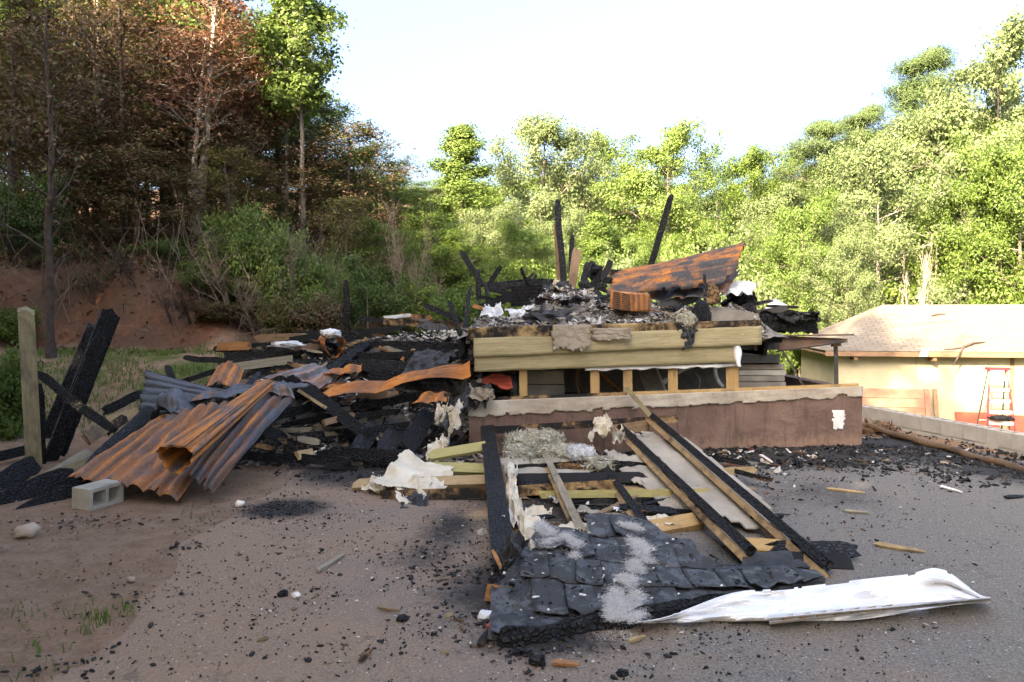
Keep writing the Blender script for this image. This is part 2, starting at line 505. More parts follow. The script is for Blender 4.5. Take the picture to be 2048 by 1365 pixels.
m, nt, b = new_mat('ground_soil', 0.95, 0.15)
vec = coords(nt, 'Object', rnd=False)
att = nd(nt, 'ShaderNodeVertexColor', layer_name='cover')
sp = nd(nt, 'ShaderNodeSeparateColor', {0: att.outputs[0]})
n1, n2, n3 = nz(nt, vec, 0.8, 7, 0.65), nz(nt, vec, 6, 7, 0.7), nz(nt, vec, 45, 5, 0.75)
dirt = ramp(nt, n2, [(0.3, (0.145, 0.092, 0.060)), (0.5, (0.225, 0.150, 0.103)), (0.72, (0.29, 0.21, 0.155))])
dirt = mix(nt, ramp(nt, n1, [(0.42, 0.0), (0.62, 0.5)]), dirt, (0.26, 0.145, 0.082))
dirt = mix(nt, ramp(nt, n3, [(0.52, 0.0), (0.66, 0.6)]), dirt, (0.07, 0.045, 0.032))
dirt = mix(nt, ramp(nt, vor(nt, vec, 30), [(0.07, 0.8), (0.13, 0.0)]), dirt, (0.36, 0.30, 0.25))
clay = ramp(nt, n2, [(0.3, (0.085, 0.038, 0.022)), (0.55, (0.165, 0.074, 0.042)), (0.75, (0.225, 0.12, 0.073))])
clay = mix(nt, ramp(nt, n1, [(0.36, 0.0), (0.56, 0.85)]), clay, (0.085, 0.055, 0.039))
clay = mix(nt, ramp(nt, n3, [(0.54, 0.0), (0.66, 0.7)]), clay, (0.05, 0.032, 0.022))
litter = ramp(nt, n3, [(0.3, (0.03, 0.020, 0.014)), (0.55, (0.095, 0.058, 0.036)), (0.72, (0.18, 0.115, 0.07))])
grs = ramp(nt, n2, [(0.3, (0.035, 0.05, 0.014)), (0.55, (0.075, 0.10, 0.026)), (0.75, (0.13, 0.125, 0.05))])
col = mix(nt, sp.outputs[2], dirt, grs)
col = mix(nt, sp.outputs[1], col, litter)
col = mix(nt, sp.outputs[0], col, clay)
finish(nt, b, col, mth(nt, 'ADD', n2, mth(nt, 'MULTIPLY', n3, 0.5)), 0.8, 0.035)
SOIL = m
ground = obj('ground', gv, gf, SOIL, smooth=True, base=False)
ca = ground.data.color_attributes.new('cover', 'FLOAT_COLOR', 'POINT')
ca.data.foreach_set('color', np.array(gc, dtype=np.float32).ravel())
tag(ground, kind='structure')

# driveway: old asphalt, reddish dust, bright aggregate
m, nt, b = new_mat('worn_asphalt', 0.85, 0.3)
vec = coords(nt, 'Object', rnd=False)
n1, n2, n3 = nz(nt, vec, 0.7, 7, 0.65), nz(nt, vec, 5, 7, 0.7), nz(nt, vec, 70, 4, 0.8)
col = ramp(nt, n3, [(0.32, (0.070, 0.063, 0.056)), (0.5, (0.140, 0.126, 0.110)), (0.68, (0.26, 0.235, 0.20))])
dust = ramp(nt, n3, [(0.3, (0.18, 0.112, 0.070)), (0.7, (0.32, 0.215, 0.145))])
sx = nd(nt, 'ShaderNodeSeparateXYZ', {0: vec})
wst = nd(nt, 'ShaderNodeMapRange', {0: sx.outputs[0], 1: -2.6, 2: 3.0, 3: 0.34, 4: -0.12}).outputs[0]
dm = mth(nt, 'ADD', mth(nt, 'ADD', mth(nt, 'MULTIPLY', n1, 0.75), mth(nt, 'MULTIPLY', n2, 0.25)), wst)
col = mix(nt, ramp(nt, dm, [(0.46, 0.0), (0.78, 0.92)]), col, dust)
s1 = vor(nt, vec, 24)
s2 = vor(nt, vec, 75)
gate = nz(nt, vec, 11, 3, 0.6)
col = mix(nt, mth(nt, 'MULTIPLY', ramp(nt, s1, [(0.09, 1.0), (0.16, 0.0)]), ramp(nt, gate, [(0.42, 0.0), (0.58, 1.0)])), col, (0.46, 0.44, 0.41))
col = mix(nt, ramp(nt, s2, [(0.10, 0.8), (0.18, 0.0)]), col, (0.34, 0.32, 0.29))
col = mix(nt, ramp(nt, n2, [(0.58, 0.0), (0.70, 0.6)]), col, (0.045, 0.042, 0.04))
so = nd(nt, 'ShaderNodeSeparateColor', {0: nd(nt, 'ShaderNodeVertexColor', layer_name='soot').outputs[0]})
gr1 = nz(nt, vec, 24, 6, 0.8)
gr2 = nz(nt, vec, 3.0, 6, 0.7)
sm_ = mth(nt, 'ADD', mth(nt, 'MULTIPLY', so.outputs[0], 1.0), mth(nt, 'ADD', mth(nt, 'MULTIPLY', gr1, 0.55), mth(nt, 'MULTIPLY', gr2, 0.45)))
col = mix(nt, ramp(nt, sm_, [(0.62, 0.0), (0.95, 0.93)]), col, (0.016, 0.015, 0.015))
finish(nt, b, col, mth(nt, 'ADD', n3, mth(nt, 'MULTIPLY', s2, 0.8)), 0.6, 0.006)
ASPH = m
dv, df, rows = [], [], []
yy = -14.0
while yy < 10.6:
    xl, xr = left_edge(yy), 5.35 + (11.85 - yy) * 0.19
    row = []
    for i in range(81):
        x = xl + (xr - xl) * i / 80
        row.append(len(dv))
        dv.append((x, yy, max(0.012, h(x, yy) + 0.006) if i else h(x, yy) - 0.01))
    rows.append(row)
    yy += 0.12
for a, c in zip(rows, rows[1:]):
    df += [(a[i], a[i + 1], c[i + 1], c[i]) for i in range(80)]
drv = tag(obj('driveway', dv, df, ASPH, smooth=True, base=False), kind='structure')
SOOT = [(570, 1020, 70, 16, .8), (1000, 1180, 110, 60, .55), (1560, 905, 170, 22, .9), (1800, 895, 110, 24, .9), (1960, 935, 80, 24, .9), (1720, 890, 60, 16, .9), (520, 925, 90, 25, .9), (700, 945, 90, 22, .8), (1090, 1285, 130, 30, .6),
        (1120, 990, 150, 60, .5), (1400, 1000, 130, 40, .5), (1330, 920, 100, 30, .7), (860, 1110, 80, 40, .35), (930, 960, 60, 30, .6), (1500, 1120, 120, 40, .35), (1650, 990, 90, 30, .3), (900, 1060, 50, 40, .5)]
sg = [(G(px, py), sx_ * (EYE * FPX / (py - HZ)) / FPX, sy_ * (EYE * FPX / (py - HZ)) ** 2 / FPX / EYE, a) for px, py, sx_, sy_, a in SOOT]
sc_ = []
for x, y, z in dv:
    s_ = 0.0
    for q, rx, ry, a in sg:
        e = ((x - q.x) / rx) ** 2 + ((y - q.y) / ry) ** 2
        if e < 9:
            s_ = max(s_, a * math.exp(-e * .7))
    sc_.append((s_, s_, s_, 1))
drv.data.color_attributes.new('soot', 'FLOAT_COLOR', 'POINT').data.foreach_set('color', np.array(sc_, dtype=np.float32).ravel())


# ------------------------------------------------------------------ builders for debris
def beam(name, a, b_, wid, dep, mat, label=None, cat=None, group=None, parent=None, rough=0.0, roll=0.0, seed=None, rag=0.0, bow=0.0, taper=1.0, nseg=None, sway=True):
    """a board or timber from a to b_; wid is its width across the view, dep its thickness"""
    a, b_ = V3(a), V3(b_)
    rr = random.Random(seed if seed is not None else R.random())
    ax = b_ - a
    L = ax.length
    ax.normalize()
    view = ((a + b_) * 0.5 - CAM).normalized()
    sd_ = ax.cross(view)
    if sd_.length < 0.2:
        sd_ = ax.cross(Vector((0, 0, 1)))
    sd_.normalize()
    if abs(roll) > 1e-6:
        sd_ = Matrix.Rotation(roll, 3, ax) @ sd_
    nn = ax.cross(sd_).normalized()
    mtx = Matrix((ax, sd_, nn)).transposed()
    nseg = nseg or max(2, min(60, int(L / (0.05 if rough else 0.25))))
    vs, fs = [], []
    prof = [(-1, -1), (0, -1), (1, -1), (1, 0), (1, 1), (0, 1), (-1, 1), (-1, 0)]
    ph = rr.random() * 50
    for i in range(nseg + 1):
        t = i / nseg
        k = 1.0 + (taper - 1.0) * t
        swy = swz = 0.0
        if rough > .2 and sway:                                    # burnt ends are eaten away, long pieces are never quite straight
            endq = max(0.0, (abs(2 * t - 1) - .72) / .28)
            k *= 1 - endq ** 1.5 * (.25 + .65 * abs(mnoise.noise(Vector((ph, i * .01 + (9 if t > .5 else 0), 3)))))
            swy = L * .018 * mnoise.noise(Vector((t * 2.2 + ph, 1, 5)))
            swz = L * .014 * mnoise.noise(Vector((t * 2.2 + ph, 8, 5)))
        for j, (py_, pz_) in enumerate(prof):
            y, z = py_ * wid / 2 * k, pz_ * dep / 2 * k
            x = L * t
            if rough:
                f1 = mnoise.noise(Vector((t * L * 5 + ph, j * 2.3, 0)))
                f2 = mnoise.noise(Vector((t * L * 17 + ph, j * 5.1, 7)))
                e = 1 - rough * (0.5 * abs(f1) + 0.55 * max(0, f2) + 0.10 * rr.random())
                y *= e
                z *= e
            z += bow * math.sin(math.pi * t)
            if rag and i in (0, nseg):
                x += (1 if i else -1) * rag * (rr.random() - 0.6)
            vs.append(Vector((x, y + swy, z + swz)))
    for i in range(nseg):
        for j in range(8):
            j2 = (j + 1) % 8
            fs.append((i * 8 + j, i * 8 + j2, (i + 1) * 8 + j2, (i + 1) * 8 + j))
    fs.append(tuple(reversed(range(8))))
    fs.append(tuple(nseg * 8 + j for j in range(8)))
    me = bpy.data.meshes.new(name)
    me.from_pydata(vs, [], [tuple(reversed(f)) for f in fs])
    me.materials.append(mat)
    if rough:
        me.polygons.foreach_set('use_smooth', [False] * len(me.polygons))
    o = bpy.data.objects.new(name, me)
    COL.objects.link(o)
    wm_ = Matrix.Translation(a) @ mtx.to_4x4()
    if parent is not None:
        o.parent = parent
        wm_ = world_m(parent).inverted() @ wm_
    o.matrix_basis = wm_
    return tag(o, label, cat, group)


def patch(name, fn, nu, nv, mat, parent=None, thick=0.004, keep=None, smooth=True, su=1.0, sv=1.0, label=None, cat=None, group=None):
    """a sheet p = fn(u, v), u and v in 0..1, with UVs in metres"""
    vs, uv, fs = [], [], []
    for j in range(nv + 1):
        for i in range(nu + 1):
            u, v = i / nu, j / nv
            vs.append(fn(u, v))
            uv.append((u * su, v * sv))
    for j in range(nv):
        for i in range(nu):
            if keep is None or keep((i + 0.5) / nu, (j + 0.5) / nv):
                a = j * (nu + 1) + i
                fs.append((a, a + 1, a + nu + 2, a + nu + 1))
    used = sorted({i for f in fs for i in f})
    mp = {o_: n_ for n_, o_ in enumerate(used)}
    o = obj(name, [vs[i] for i in used], [tuple(mp[i] for i in f) for f in fs], mat, parent, smooth, [uv[i] for i in used])
    if thick:
        solid(o, thick)
    return tag(o, label, cat, group)


def bil(c, u, v):
    a = c[0].lerp(c[1], u)
    b2 = c[3].lerp(c[2], u)
    return a.lerp(b2, v)


def sheet_fn(c, n=5, amp=0.02, bend_u=0.0, bend_v=0.0, dent=0.03, seed=0, edge=0.0):
    c = [V3(q) for q in c]
    nrm = (c[1] - c[0]).cross(c[3] - c[0]).normalized()
    if nrm.dot(CAM - c[0]) < 0:
        nrm = -nrm

    def fn(u, v):
        if edge:
            v = v + edge * (1 - 2 * v) * fbm(u * 9, seed, 3) * (1 if v < .12 or v > .88 else 0)
        p = bil(c, u, v)
        d = amp * (2.2 * abs(math.sin(math.pi * n * u + 0.3)) ** .65 - 1.3) + bend_u * math.sin(math.pi * u) + bend_v * math.sin(math.pi * v)
        d += dent * fbm(u * 2.2 + seed, v * 2.2, seed * 1.7) + dent * .5 * (1 - 2 * abs(mnoise.noise(Vector((u * 2 + seed, v * 3.4, 9)))))
        return p + nrm * d
    return fn, (c[1] - c[0]).length, (c[3] - c[0]).length


def corr(name, c, mat, label, n=5, amp=0.02, group=None, parent=None, nv=26, **kw):
    fn, su, sv = sheet_fn(c, n, amp, **kw)
    sd0 = kw.get('seed', 0)

    def keep(u, v):
        return min(u, 1 - u) > 0.035 * max(0, fbm(v * 5 + sd0, 3)) and min(v, 1 - v) > 0.06 * max(0, fbm(u * 6 + sd0, 8) + .1)
    return patch(name, fn, n * 10, nv, mat, parent, 0.003, keep, True, n * 0.12, sv, label, 'metal sheet', group)


def crumple(name, c, mat, label, cat, amp=0.06, n=26, seed=0, torn=0.3, thick=0.004, freq=2.2, group=None, parent=None, curl=0.0, sharp=True):
    c = [V3(q) for q in c]
    nrm = (c[1] - c[0]).cross(c[3] - c[0]).normalized()
    if nrm.dot(CAM - c[0]) < 0:
        nrm = -nrm

    def fn(u, v):
        p = bil(c, u, v)
        f = mnoise.fractal(Vector((u * freq + seed * 3.1, v * freq, seed)), 0.9, 2.0, 4)
        r_ = 1 - 2 * abs(mnoise.noise(Vector((u * freq * 1.4, v * freq * 1.4 + seed, 5))))
        q = p + nrm * (amp * (f * 0.8 + (0.5 * r_ if sharp else 0)) + curl * (2 * u - 1) ** 2)
        return q + Vector((fbm(u * 3, v * 3, seed + 8), fbm(u * 3, v * 3, seed + 11), 0)) * amp * 0.3

    def keep(u, v):
        e = min(u, 1 - u, v, 1 - v)
        return e > torn * 0.5 * (0.5 + 0.9 * fbm(u * 4 + seed, v * 4, seed * 2.3))
    return patch(name, fn, n, n, mat, parent, thick, keep, not sharp, 1, 1, label, cat, group)


def box8(name, q, mat, parent=None, label=None, cat=None, group=None, bev=0.0):
    """a hexahedron from 8 corners: 4 front (ccw), 4 back"""
    q = [V3(p) for p in q]
    o = obj(name, [q[i] for f in ((0, 1, 2, 3), (7, 6, 5, 4), (0, 4, 5, 1), (1, 5, 6, 2), (2, 6, 7, 3), (3, 7, 4, 0)) for i in f], [tuple(range(4 * k, 4 * k + 4)) for k in range(6)], mat, parent,
            uvs=[(q[i].x + q[i].y * .7, q[i].z + q[i].y * .3) for f in ((0, 1, 2, 3), (7, 6, 5, 4), (0, 4, 5, 1), (1, 5, 6, 2), (2, 6, 7, 3), (3, 7, 4, 0)) for i in f]) if False else obj(name, q, [(0, 1, 2, 3), (7, 6, 5, 4), (0, 4, 5, 1), (1, 5, 6, 2), (2, 6, 7, 3), (3, 7, 4, 0)], mat, parent, uvs=[(p.x * .8 + p.y * 1.1, p.z) for p in q])
    if bev:
        mm = o.modifiers.new('bevel', 'BEVEL')
        mm.width = bev
        mm.segments = 2
    return tag(o, label, cat, group)


def lump(name, c, rad, mat, label=None, cat=None, parent=None, amp=0.3, freq=2.0, seed=0, sub=3, smooth=True, group=None):
    bm = bmesh.new()
    bmesh.ops.create_icosphere(bm, subdivisions=sub, radius=1.0)
    c = V3(c)
    vs = []
    for v in bm.verts:
        k = 1 + amp * fbm(v.co.x * freq + seed, v.co.y * freq, v.co.z * freq)
        vs.append(c + Vector((v.co.x * rad[0], v.co.y * rad[1], v.co.z * rad[2])) * k)
    fs = [tuple(v.index for v in f.verts) for f in bm.faces]
    bm.free()
    return tag(obj(name, vs, fs, mat, parent, smooth), label, cat, group)


def fluff(name, c, rad, mat, n=1500, hair=0.08, parent=None, label=None, cat=None, seed=0, amp=0.4, droop=0.3):
    """torn glass wool: a lumpy body under thousands of fine fibres"""
    rr = np.random.default_rng(seed + 5)
    c = V3(c)
    mb = MB()
    bm = bmesh.new()
    bmesh.ops.create_icosphere(bm, subdivisions=3, radius=1.0)
    cs = []
    for v in bm.verts:
        k = 0.85 * (1 + amp * fbm(v.co.x * 2 + seed, v.co.y * 2, v.co.z * 2))
        cs.append(c + Vector((v.co.x * rad[0], v.co.y * rad[1], v.co.z * rad[2])) * k)
    fs0 = [tuple(v.index for v in f.verts) for f in bm.faces]
    bm.free()
    for f in fs0:                       # split into islands so the body varies in tone
        mb.add([cs[i] for i in f], [(0, 1, 2)])
    for _ in range(int(n * 2.6)):
        d = Vector(rr.normal(size=3)).normalized()
        k = 0.85 * (1 + amp * fbm(d.x * 2 + seed, d.y * 2, d.z * 2))
        p = c + Vector((d.x * rad[0], d.y * rad[1], d.z * rad[2])) * k
        rn_ = Vector(rr.normal(size=3))
        t = (d * .22 + (rn_ - d * rn_.dot(d)) * 0.9 - Vector((0, 0, droop))).normalized() * hair * rr.uniform(0.4, 1.3)
        s = t.cross(Vector(rr.normal(size=3))).normalized() * hair * rr.uniform(0.012, 0.035)
        mb.add([p - s, p + s, p + t * 0.55 + s * 0.8 + Vector(rr.normal(size=3)) * hair * .1, p + t], [(0, 1, 2), (0, 2, 3)])
    return tag(mb.build(name, mat, parent), label, cat)


def chips(name, pts, mat, smin, smax, flat=0.4, seed=0, kind='stuff', curl=False, zf=None, parent=None):
    """loose chips lying on pts (x, y, z)"""
    rr = np.random.default_rng(seed)
    mb = MB()
    for p in pts:
        s = smin + (smax - smin) * rr.random() ** 3
        a = rr.uniform(0, 6.283)
        L_, W_, H_ = s * rr.uniform(0.8, 1.9), s * rr.uniform(0.5, 1.0), s * flat * rr.uniform(0.4, 1.2)
        rot = Matrix.Rotation(a, 3, 'Z') @ Matrix.Rotation(rr.normal() * 0.25 * (2.5 if curl else 1), 3, 'X') @ Matrix.Rotation(rr.normal() * 0.2 * (2.5 if curl else 1), 3, 'Y')
        q = [(-1, -.6, 0), (-.1, -1, 0), (1, -.4, 0), (.8, .7, 0), (-.5, 1, 0)]
        jit = lambda: rr.uniform(0.7, 1.2)
        bot = [Vector((x * L_ / 2 * jit(), y * W_ / 2 * jit(), -H_ * 0.4)) for x, y, _ in q]
        top = [Vector((v.x * rr.uniform(.6, 1), v.y * rr.uniform(.6, 1), H_ * rr.uniform(.5, 1))) for v in bot]
        vs = [Vector(p) + rot @ v for v in bot + top]
        mb.add(vs, [(5, 6, 7, 8, 9)] + [(i, (i + 1) % 5, 5 + (i + 1) % 5, 5 + i) for i in range(5)])
    o = mb.build(name, mat, parent)
    return tag(o, kind=kind)


# ------------------------------------------------------------------ the burnt house: foundation, siding, floor
def wd(px):
    """depth of the foundation face at photo column px"""
    return 9.2 + (px - 938) / (1725 - 938) * 0.8


house = thing('burned_house', 'burnt-out house with a brown foundation wall, bare studs and two olive siding boards', 'house', P(1330, 893, wd(1330)))
STUC, nt, b = new_mat('brown_stucco', 0.85, 0.25)
vec = coords(nt, 'Object', rnd=False)
n1, n2 = nz(nt, vec, 2.2, 6, 0.65), nz(nt, vec, 9, 6, 0.7, 1.5)
ck = vor(nt, nd(nt, 'ShaderNodeMapping', {'Vector': vec, 'Scale': (1.0, 1.0, 2.2)}).outputs[0], 3.2, 'DISTANCE_TO_EDGE')
col = ramp(nt, n1, [(0.3, (0.115, 0.072, 0.058)), (0.55, (0.165, 0.105, 0.085)), (0.75, (0.205, 0.135, 0.105))])
sz = nd(nt, 'ShaderNodeSeparateXYZ', {0: vec})
spl = mth(nt, 'ADD', nd(nt, 'ShaderNodeMapRange', {0: sz.outputs[2], 1: 0.0, 2: 0.3, 3: 0.75, 4: 0.1}).outputs[0], mth(nt, 'MULTIPLY', mth(nt, 'SUBTRACT', n2, 0.5), 1.3))
col = mix(nt, ramp(nt, spl, [(0.45, 0.0), (0.8, 0.75)]), col, (0.24, 0.155, 0.11))
drp = nz(nt, nd(nt, 'ShaderNodeMapping', {'Vector': vec, 'Scale': (5, 5, 0.7)}).outputs[0], 2.2, 6, .7)
col = mix(nt, ramp(nt, drp, [(0.52, 0.0), (0.70, 0.65)]), col, (0.055, 0.040, 0.034))
lt = nz(nt, vec, 26, 5, .8)
col = mix(nt, ramp(nt, lt, [(0.62, 0.0), (0.72, 0.5)]), col, (0.30, 0.23, 0.18))
finish(nt, b, col, mth(nt, 'ADD', n2, mth(nt, 'MULTIPLY', lt, .5)), 0.7, 0.02)


def face_pt(px, py, out=0.0):
    return P(px, py, wd(px) - out)


TL, TR = (938, 800), (1725, 770)


def top_y(px):
    return TL[1] + (px - TL[0]) / (TR[0] - TL[0]) * (TR[1] - TL[1])


def wallfn(u, v):
    px = 938 + u * 787
    top = face_pt(px, top_y(px) + 9)
    bot = Vector((top.x, top.y, -0.12))
    p = bot.lerp(top, v)
    rid = max(0, 1 - 7 * abs(mnoise.noise(Vector((u * 13, v * 2.6, 2))))) * max(0, fbm(u * 9, v * 3, 8) + .05)
    p.y -= 0.009 * fbm(u * 16, v * 4, 1) + 0.022 * rid
    return p


fwall = patch('foundation_wall', wallfn, 150, 36, STUC, house, 0)
fw = [face_pt(938, top_y(938) + 9), face_pt(1725, top_y(1725) + 9)]
for q in fw:                                                 # the wall's return at both ends
    mb = MB()
    inn = Vector((0.18 if q.x < 1 else -0.18, 0, 0))
    a = Vector((q.x, q.y + 0.002, -0.12))
    mb.add([a, q + Vector((0, 0.002, 0)), q + Vector((0, 7.5, 0)), a + Vector((0, 7.5, 0)),
            a + inn, q + inn, q + inn + Vector((0, 7.5, 0)), a + inn + Vector((0, 7.5, 0))],
           [(0, 1, 2, 3), (4, 7, 6, 5), (1, 5, 6, 2)])
    mb.build('side_wall', STUC, house)


def bandfn(u, v):
    px = 936 + u * 790
    hgt = 33 - 12 * u + (2.5 * fbm(u * 14, 3) + 2 * fbm(u * 45, 5)) * (1 if v < 0.3 else 0)
    py = top_y(px) + 3 + (1 - v) * hgt
    return face_pt(px, py, 0.022 + 0.006 * fbm(u * 20, v * 3, 4))


patch('cement_band', bandfn, 200, 12, CEMENT, fwall, 0.005, lambda u, v: v > .30 * fbm(u * 30, v * 2, 5) + .16 * fbm(u * 9, 4) + .04)


def patchfn(u, v):
    return face_pt(1664 + 27 * u, 818 + 44 * v, 0.016 + 0.004 * fbm(u * 4, v * 4))


patch('pale_paint_patch', patchfn, 12, 16, plain('flaking_white_paint', (0.50, 0.50, 0.49), (0.68, 0.68, 0.66), 5, 0.7, 0.3), fwall, 0.003,
      lambda u, v: (abs(u - .5 + .12 * fbm(v * 4, 1)) < 0.42 - 0.22 * max(0, v - .55) + .12 * fbm(v * 7, u * 3)) and 0.05 < v < 0.95 + .1 * fbm(u * 5, 2), label='ragged pale paint patch')
# sill plate in two lengths, studs
for x0, x1 in ((996, 1250), (1251, 1712)):
    a, c = face_pt(x0, top_y(x0), -0.07), face_pt(x1, top_y(x1), -0.07)
    beam('sill_plate', a, c, 0.045, 0.14, W_FRESH if x0 > 1100 else W_SCORCH, parent=house, seed=x0)
for x, w_, t_, b2 in ((1047, 16, 738, 796), (1190, 18, 733, 790), (1256, 18, 733, 788), (1346, 19, 730, 783), (1460, 14, 724, 778), (1472, 11, 724, 777)):
    d = wd(x) + 0.06
    beam('stud', P(x, b2, d), P(x - 1, t_ - 8, d), w_ * d / FPX, 0.07, W_FRESH, parent=house, seed=x)


def siding(pts, mat, seed, n=60):
    """one lap board: px corner rows (x, top y, bottom y), thicker and further out at its lower edge"""
    def fn(u, v):
        for (xa, ta, ba, la), (xb, tb, bb, lb) in zip(pts, pts[1:]):
            ua, ub = (xa - pts[0][0]) / (pts[-1][0] - pts[0][0]), (xb - pts[0][0]) / (pts[-1][0] - pts[0][0])
            if u <= ub + 1e-6:
                k = (u - ua) / (ub - ua)
                x = xa + (xb - xa) * k
                py = (ba + (bb - ba) * k) + ((ta + (tb - ta) * k) - (ba + (bb - ba) * k)) * v
                lean = (la + (lb - la) * k) * (1 - v)
                return P(x, py + (1.2 * fbm(u * 9, seed) if v < .05 else 0), wd(x) - 0.03 - lean + 0.004 * fbm(u * 6, seed))
    pa, pb = fn(0, 0), fn(1, 0)
    o = patch('siding_board', fn, n, 6, mat, house, 0.018, None, True, (pb - pa).length, 0.23)
    return o


SID_UV, nt, b = new_mat('olive_lap_siding', 0.75, 0.25)
v1 = coords(nt, 'UV', (0.9, 26, 1))
g1, g2, g3 = nz(nt, v1, 2.5, 6, 0.65, 0.7), nz(nt, coords(nt, 'UV', (1.4, 5, 1)), 1.6, 6, 0.7), nz(nt, coords(nt, 'UV', (3, 3, 1)), 5, 5, 0.7)
col = ramp(nt, g1, [(0.3, (0.215, 0.175, 0.09)), (0.7, (0.37, 0.315, 0.185))])
col = mix(nt, ramp(nt, g2, [(0.45, 0.0), (0.66, 0.7)]), col, (0.19, 0.165, 0.085))
col = mix(nt, ramp(nt, nz(nt, coords(nt, 'UV', (5, 14, 1)), 2, 6, .75), [(0.58, 0.0), (0.72, 0.6)]), col, (0.10, 0.08, 0.05))
col = mix(nt, ramp(nt, g3, [(0.62, 0.0), (0.76, 0.5)]), col, (0.46, 0.44, 0.36))
finish(nt, b, col, g1, 0.3, 0.004)
siding([(949, 741, 745, 0.01), (1210, 716, 733, 0.02), (1476, 692, 726, 0.03)][:0] or [(949, 708, 744, 0.02), (1210, 697, 735, 0.02), (1476, 686, 725, 0.02)], SID_UV, 1)
siding([(947, 677, 715, 0.045), (1185, 668, 705, 0.045), (1192, 667, 703, 0.052), (1523, 652, 690, 0.05)], SID_UV, 2)
siding([(936, 656, 681, 0.0), (1050, 652, 678, 0.0), (1225, 648, 674, 0.0), (1522, 640, 664, 0.0)], wood('orange_scorched_rim', (0.34, 0.22, 0.10), (0.44, 0.33, 0.17), 0.3, 0.45), 3)
# strip of white house wrap under the siding and its torn end
patch('house_wrap', lambda u, v: P(1170 + 310 * u, 735 - 8 * u + (7 + 5 * fbm(u * 12, 2)) * v, wd(1170 + 310 * u) - 0.02 - .01 * v), 50, 3, WHITE_SOOT, house, 0.002)
patch('house_wrap', lambda u, v: P(1466 + (13 + 4 * math.sin(v * 5)) * u + 8 * v * v, 690 + 44 * v, wd(1470) - 0.05 - .03 * math.sin(u * 3)), 8, 14, WHITE_TRIM, house, 0.002)
# plaster flakes hanging over the boards
for (x0, y0, x1, y1, sd_) in ((1100, 650, 1183, 707, 3), (1180, 657, 1266, 684, 9)):
    def plf(u, v, x0=x0, y0=y0, x1=x1, y1=y1):
        return P(x0 + (x1 - x0) * u, y0 + (y1 - y0) * v, wd(x0) - 0.085 + 0.012 * fbm(u * 5, v * 5))
    patch('plaster_slab', plf, 30, 22, MORTAR, house, 0.03, lambda u, v, s=sd_: v < 0.86 + 0.22 * fbm(u * 6, s) and 0.06 + .1 * fbm(v * 6, s) < u < 0.96 + .08 * fbm(v * 7, s + 2))
# floor slab, dark joists below
f0, f1 = P(940, 640, 9.5).x, P(1640, 640, 10.2).x
mb = MB()
mb.box(((f0 + f1) / 2 - 0.25, 13.95, 1.40), ((f1 - f0) / 2 - 0.3, 3.9, 0.05))
mb.build('floor_deck', CHAR, house)
for i in range(9):
    x = f0 + 0.15 + (f1 - f0 - 0.9) * i / 8
    beam('floor_joist', Vector((x, 10.1, 1.26)), Vector((x, 17, 1.26)), 0.05, 0.17, CHAR, parent=house, rough=0.15, roll=math.pi / 2)
# piers of block under the floor
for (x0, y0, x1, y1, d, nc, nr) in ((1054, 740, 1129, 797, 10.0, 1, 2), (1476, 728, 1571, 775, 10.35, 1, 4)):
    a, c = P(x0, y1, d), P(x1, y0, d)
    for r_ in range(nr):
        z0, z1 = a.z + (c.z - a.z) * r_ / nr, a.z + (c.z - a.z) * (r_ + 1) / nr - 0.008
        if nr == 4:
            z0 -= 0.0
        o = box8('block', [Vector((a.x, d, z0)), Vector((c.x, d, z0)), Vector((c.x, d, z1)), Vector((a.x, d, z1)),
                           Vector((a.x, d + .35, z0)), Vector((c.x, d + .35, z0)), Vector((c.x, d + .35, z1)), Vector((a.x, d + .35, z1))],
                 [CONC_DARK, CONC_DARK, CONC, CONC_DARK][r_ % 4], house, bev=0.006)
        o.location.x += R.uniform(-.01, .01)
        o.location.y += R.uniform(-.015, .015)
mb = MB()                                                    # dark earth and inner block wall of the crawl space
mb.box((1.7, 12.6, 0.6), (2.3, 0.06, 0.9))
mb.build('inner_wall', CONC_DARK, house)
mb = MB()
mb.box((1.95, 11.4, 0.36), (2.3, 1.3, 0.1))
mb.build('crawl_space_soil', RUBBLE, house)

# ------------------------------------------------------------------ cinder block retaining wall by the drive
bw = thing('block_wall', 'low grey cinder block retaining wall along the right edge of the drive', 'wall', (5.55, 10.4, 0))


def block_mesh(L_=0.40, W_=0.20, H_=0.2):
    mb = MB()
    x0, x1, y0, y1 = -L_ / 2, L_ / 2, -W_ / 2, W_ / 2
    xs_ = [x0, x0 + .032, -.016, .016, x1 - .032, x1]
    ys_ = [y0, y0 + .032, y1 - .032, y1]
    cell = {}
    for i in range(5):
        for j in range(3):
            hole = j == 1 and i in (1, 3)
            z = H_ - (0.15 if hole else 0)
            q = [(xs_[i], ys_[j], z), (xs_[i + 1], ys_[j], z), (xs_[i + 1], ys_[j + 1], z), (xs_[i], ys_[j + 1], z)]
            mb.add(q, [(0, 1, 2, 3)])
            if hole:
                t = [(p[0], p[1], H_) for p in q]
                mb.add(list(q) + t, [(0, 4, 5, 1), (1, 5, 6, 2), (2, 6, 7, 3), (3, 7, 4, 0)])
    mb.add([(x0, y0, 0), (x1, y0, 0), (x1, y1, 0), (x0, y1, 0), (x0, y0, H_), (x1, y0, H_), (x1, y1, H_), (x0, y1, H_)],
           [(0, 1, 5, 4), (1, 2, 6, 5), (2, 3, 7, 6), (3, 0, 4, 7), (3, 2, 1, 0)])
    return mb


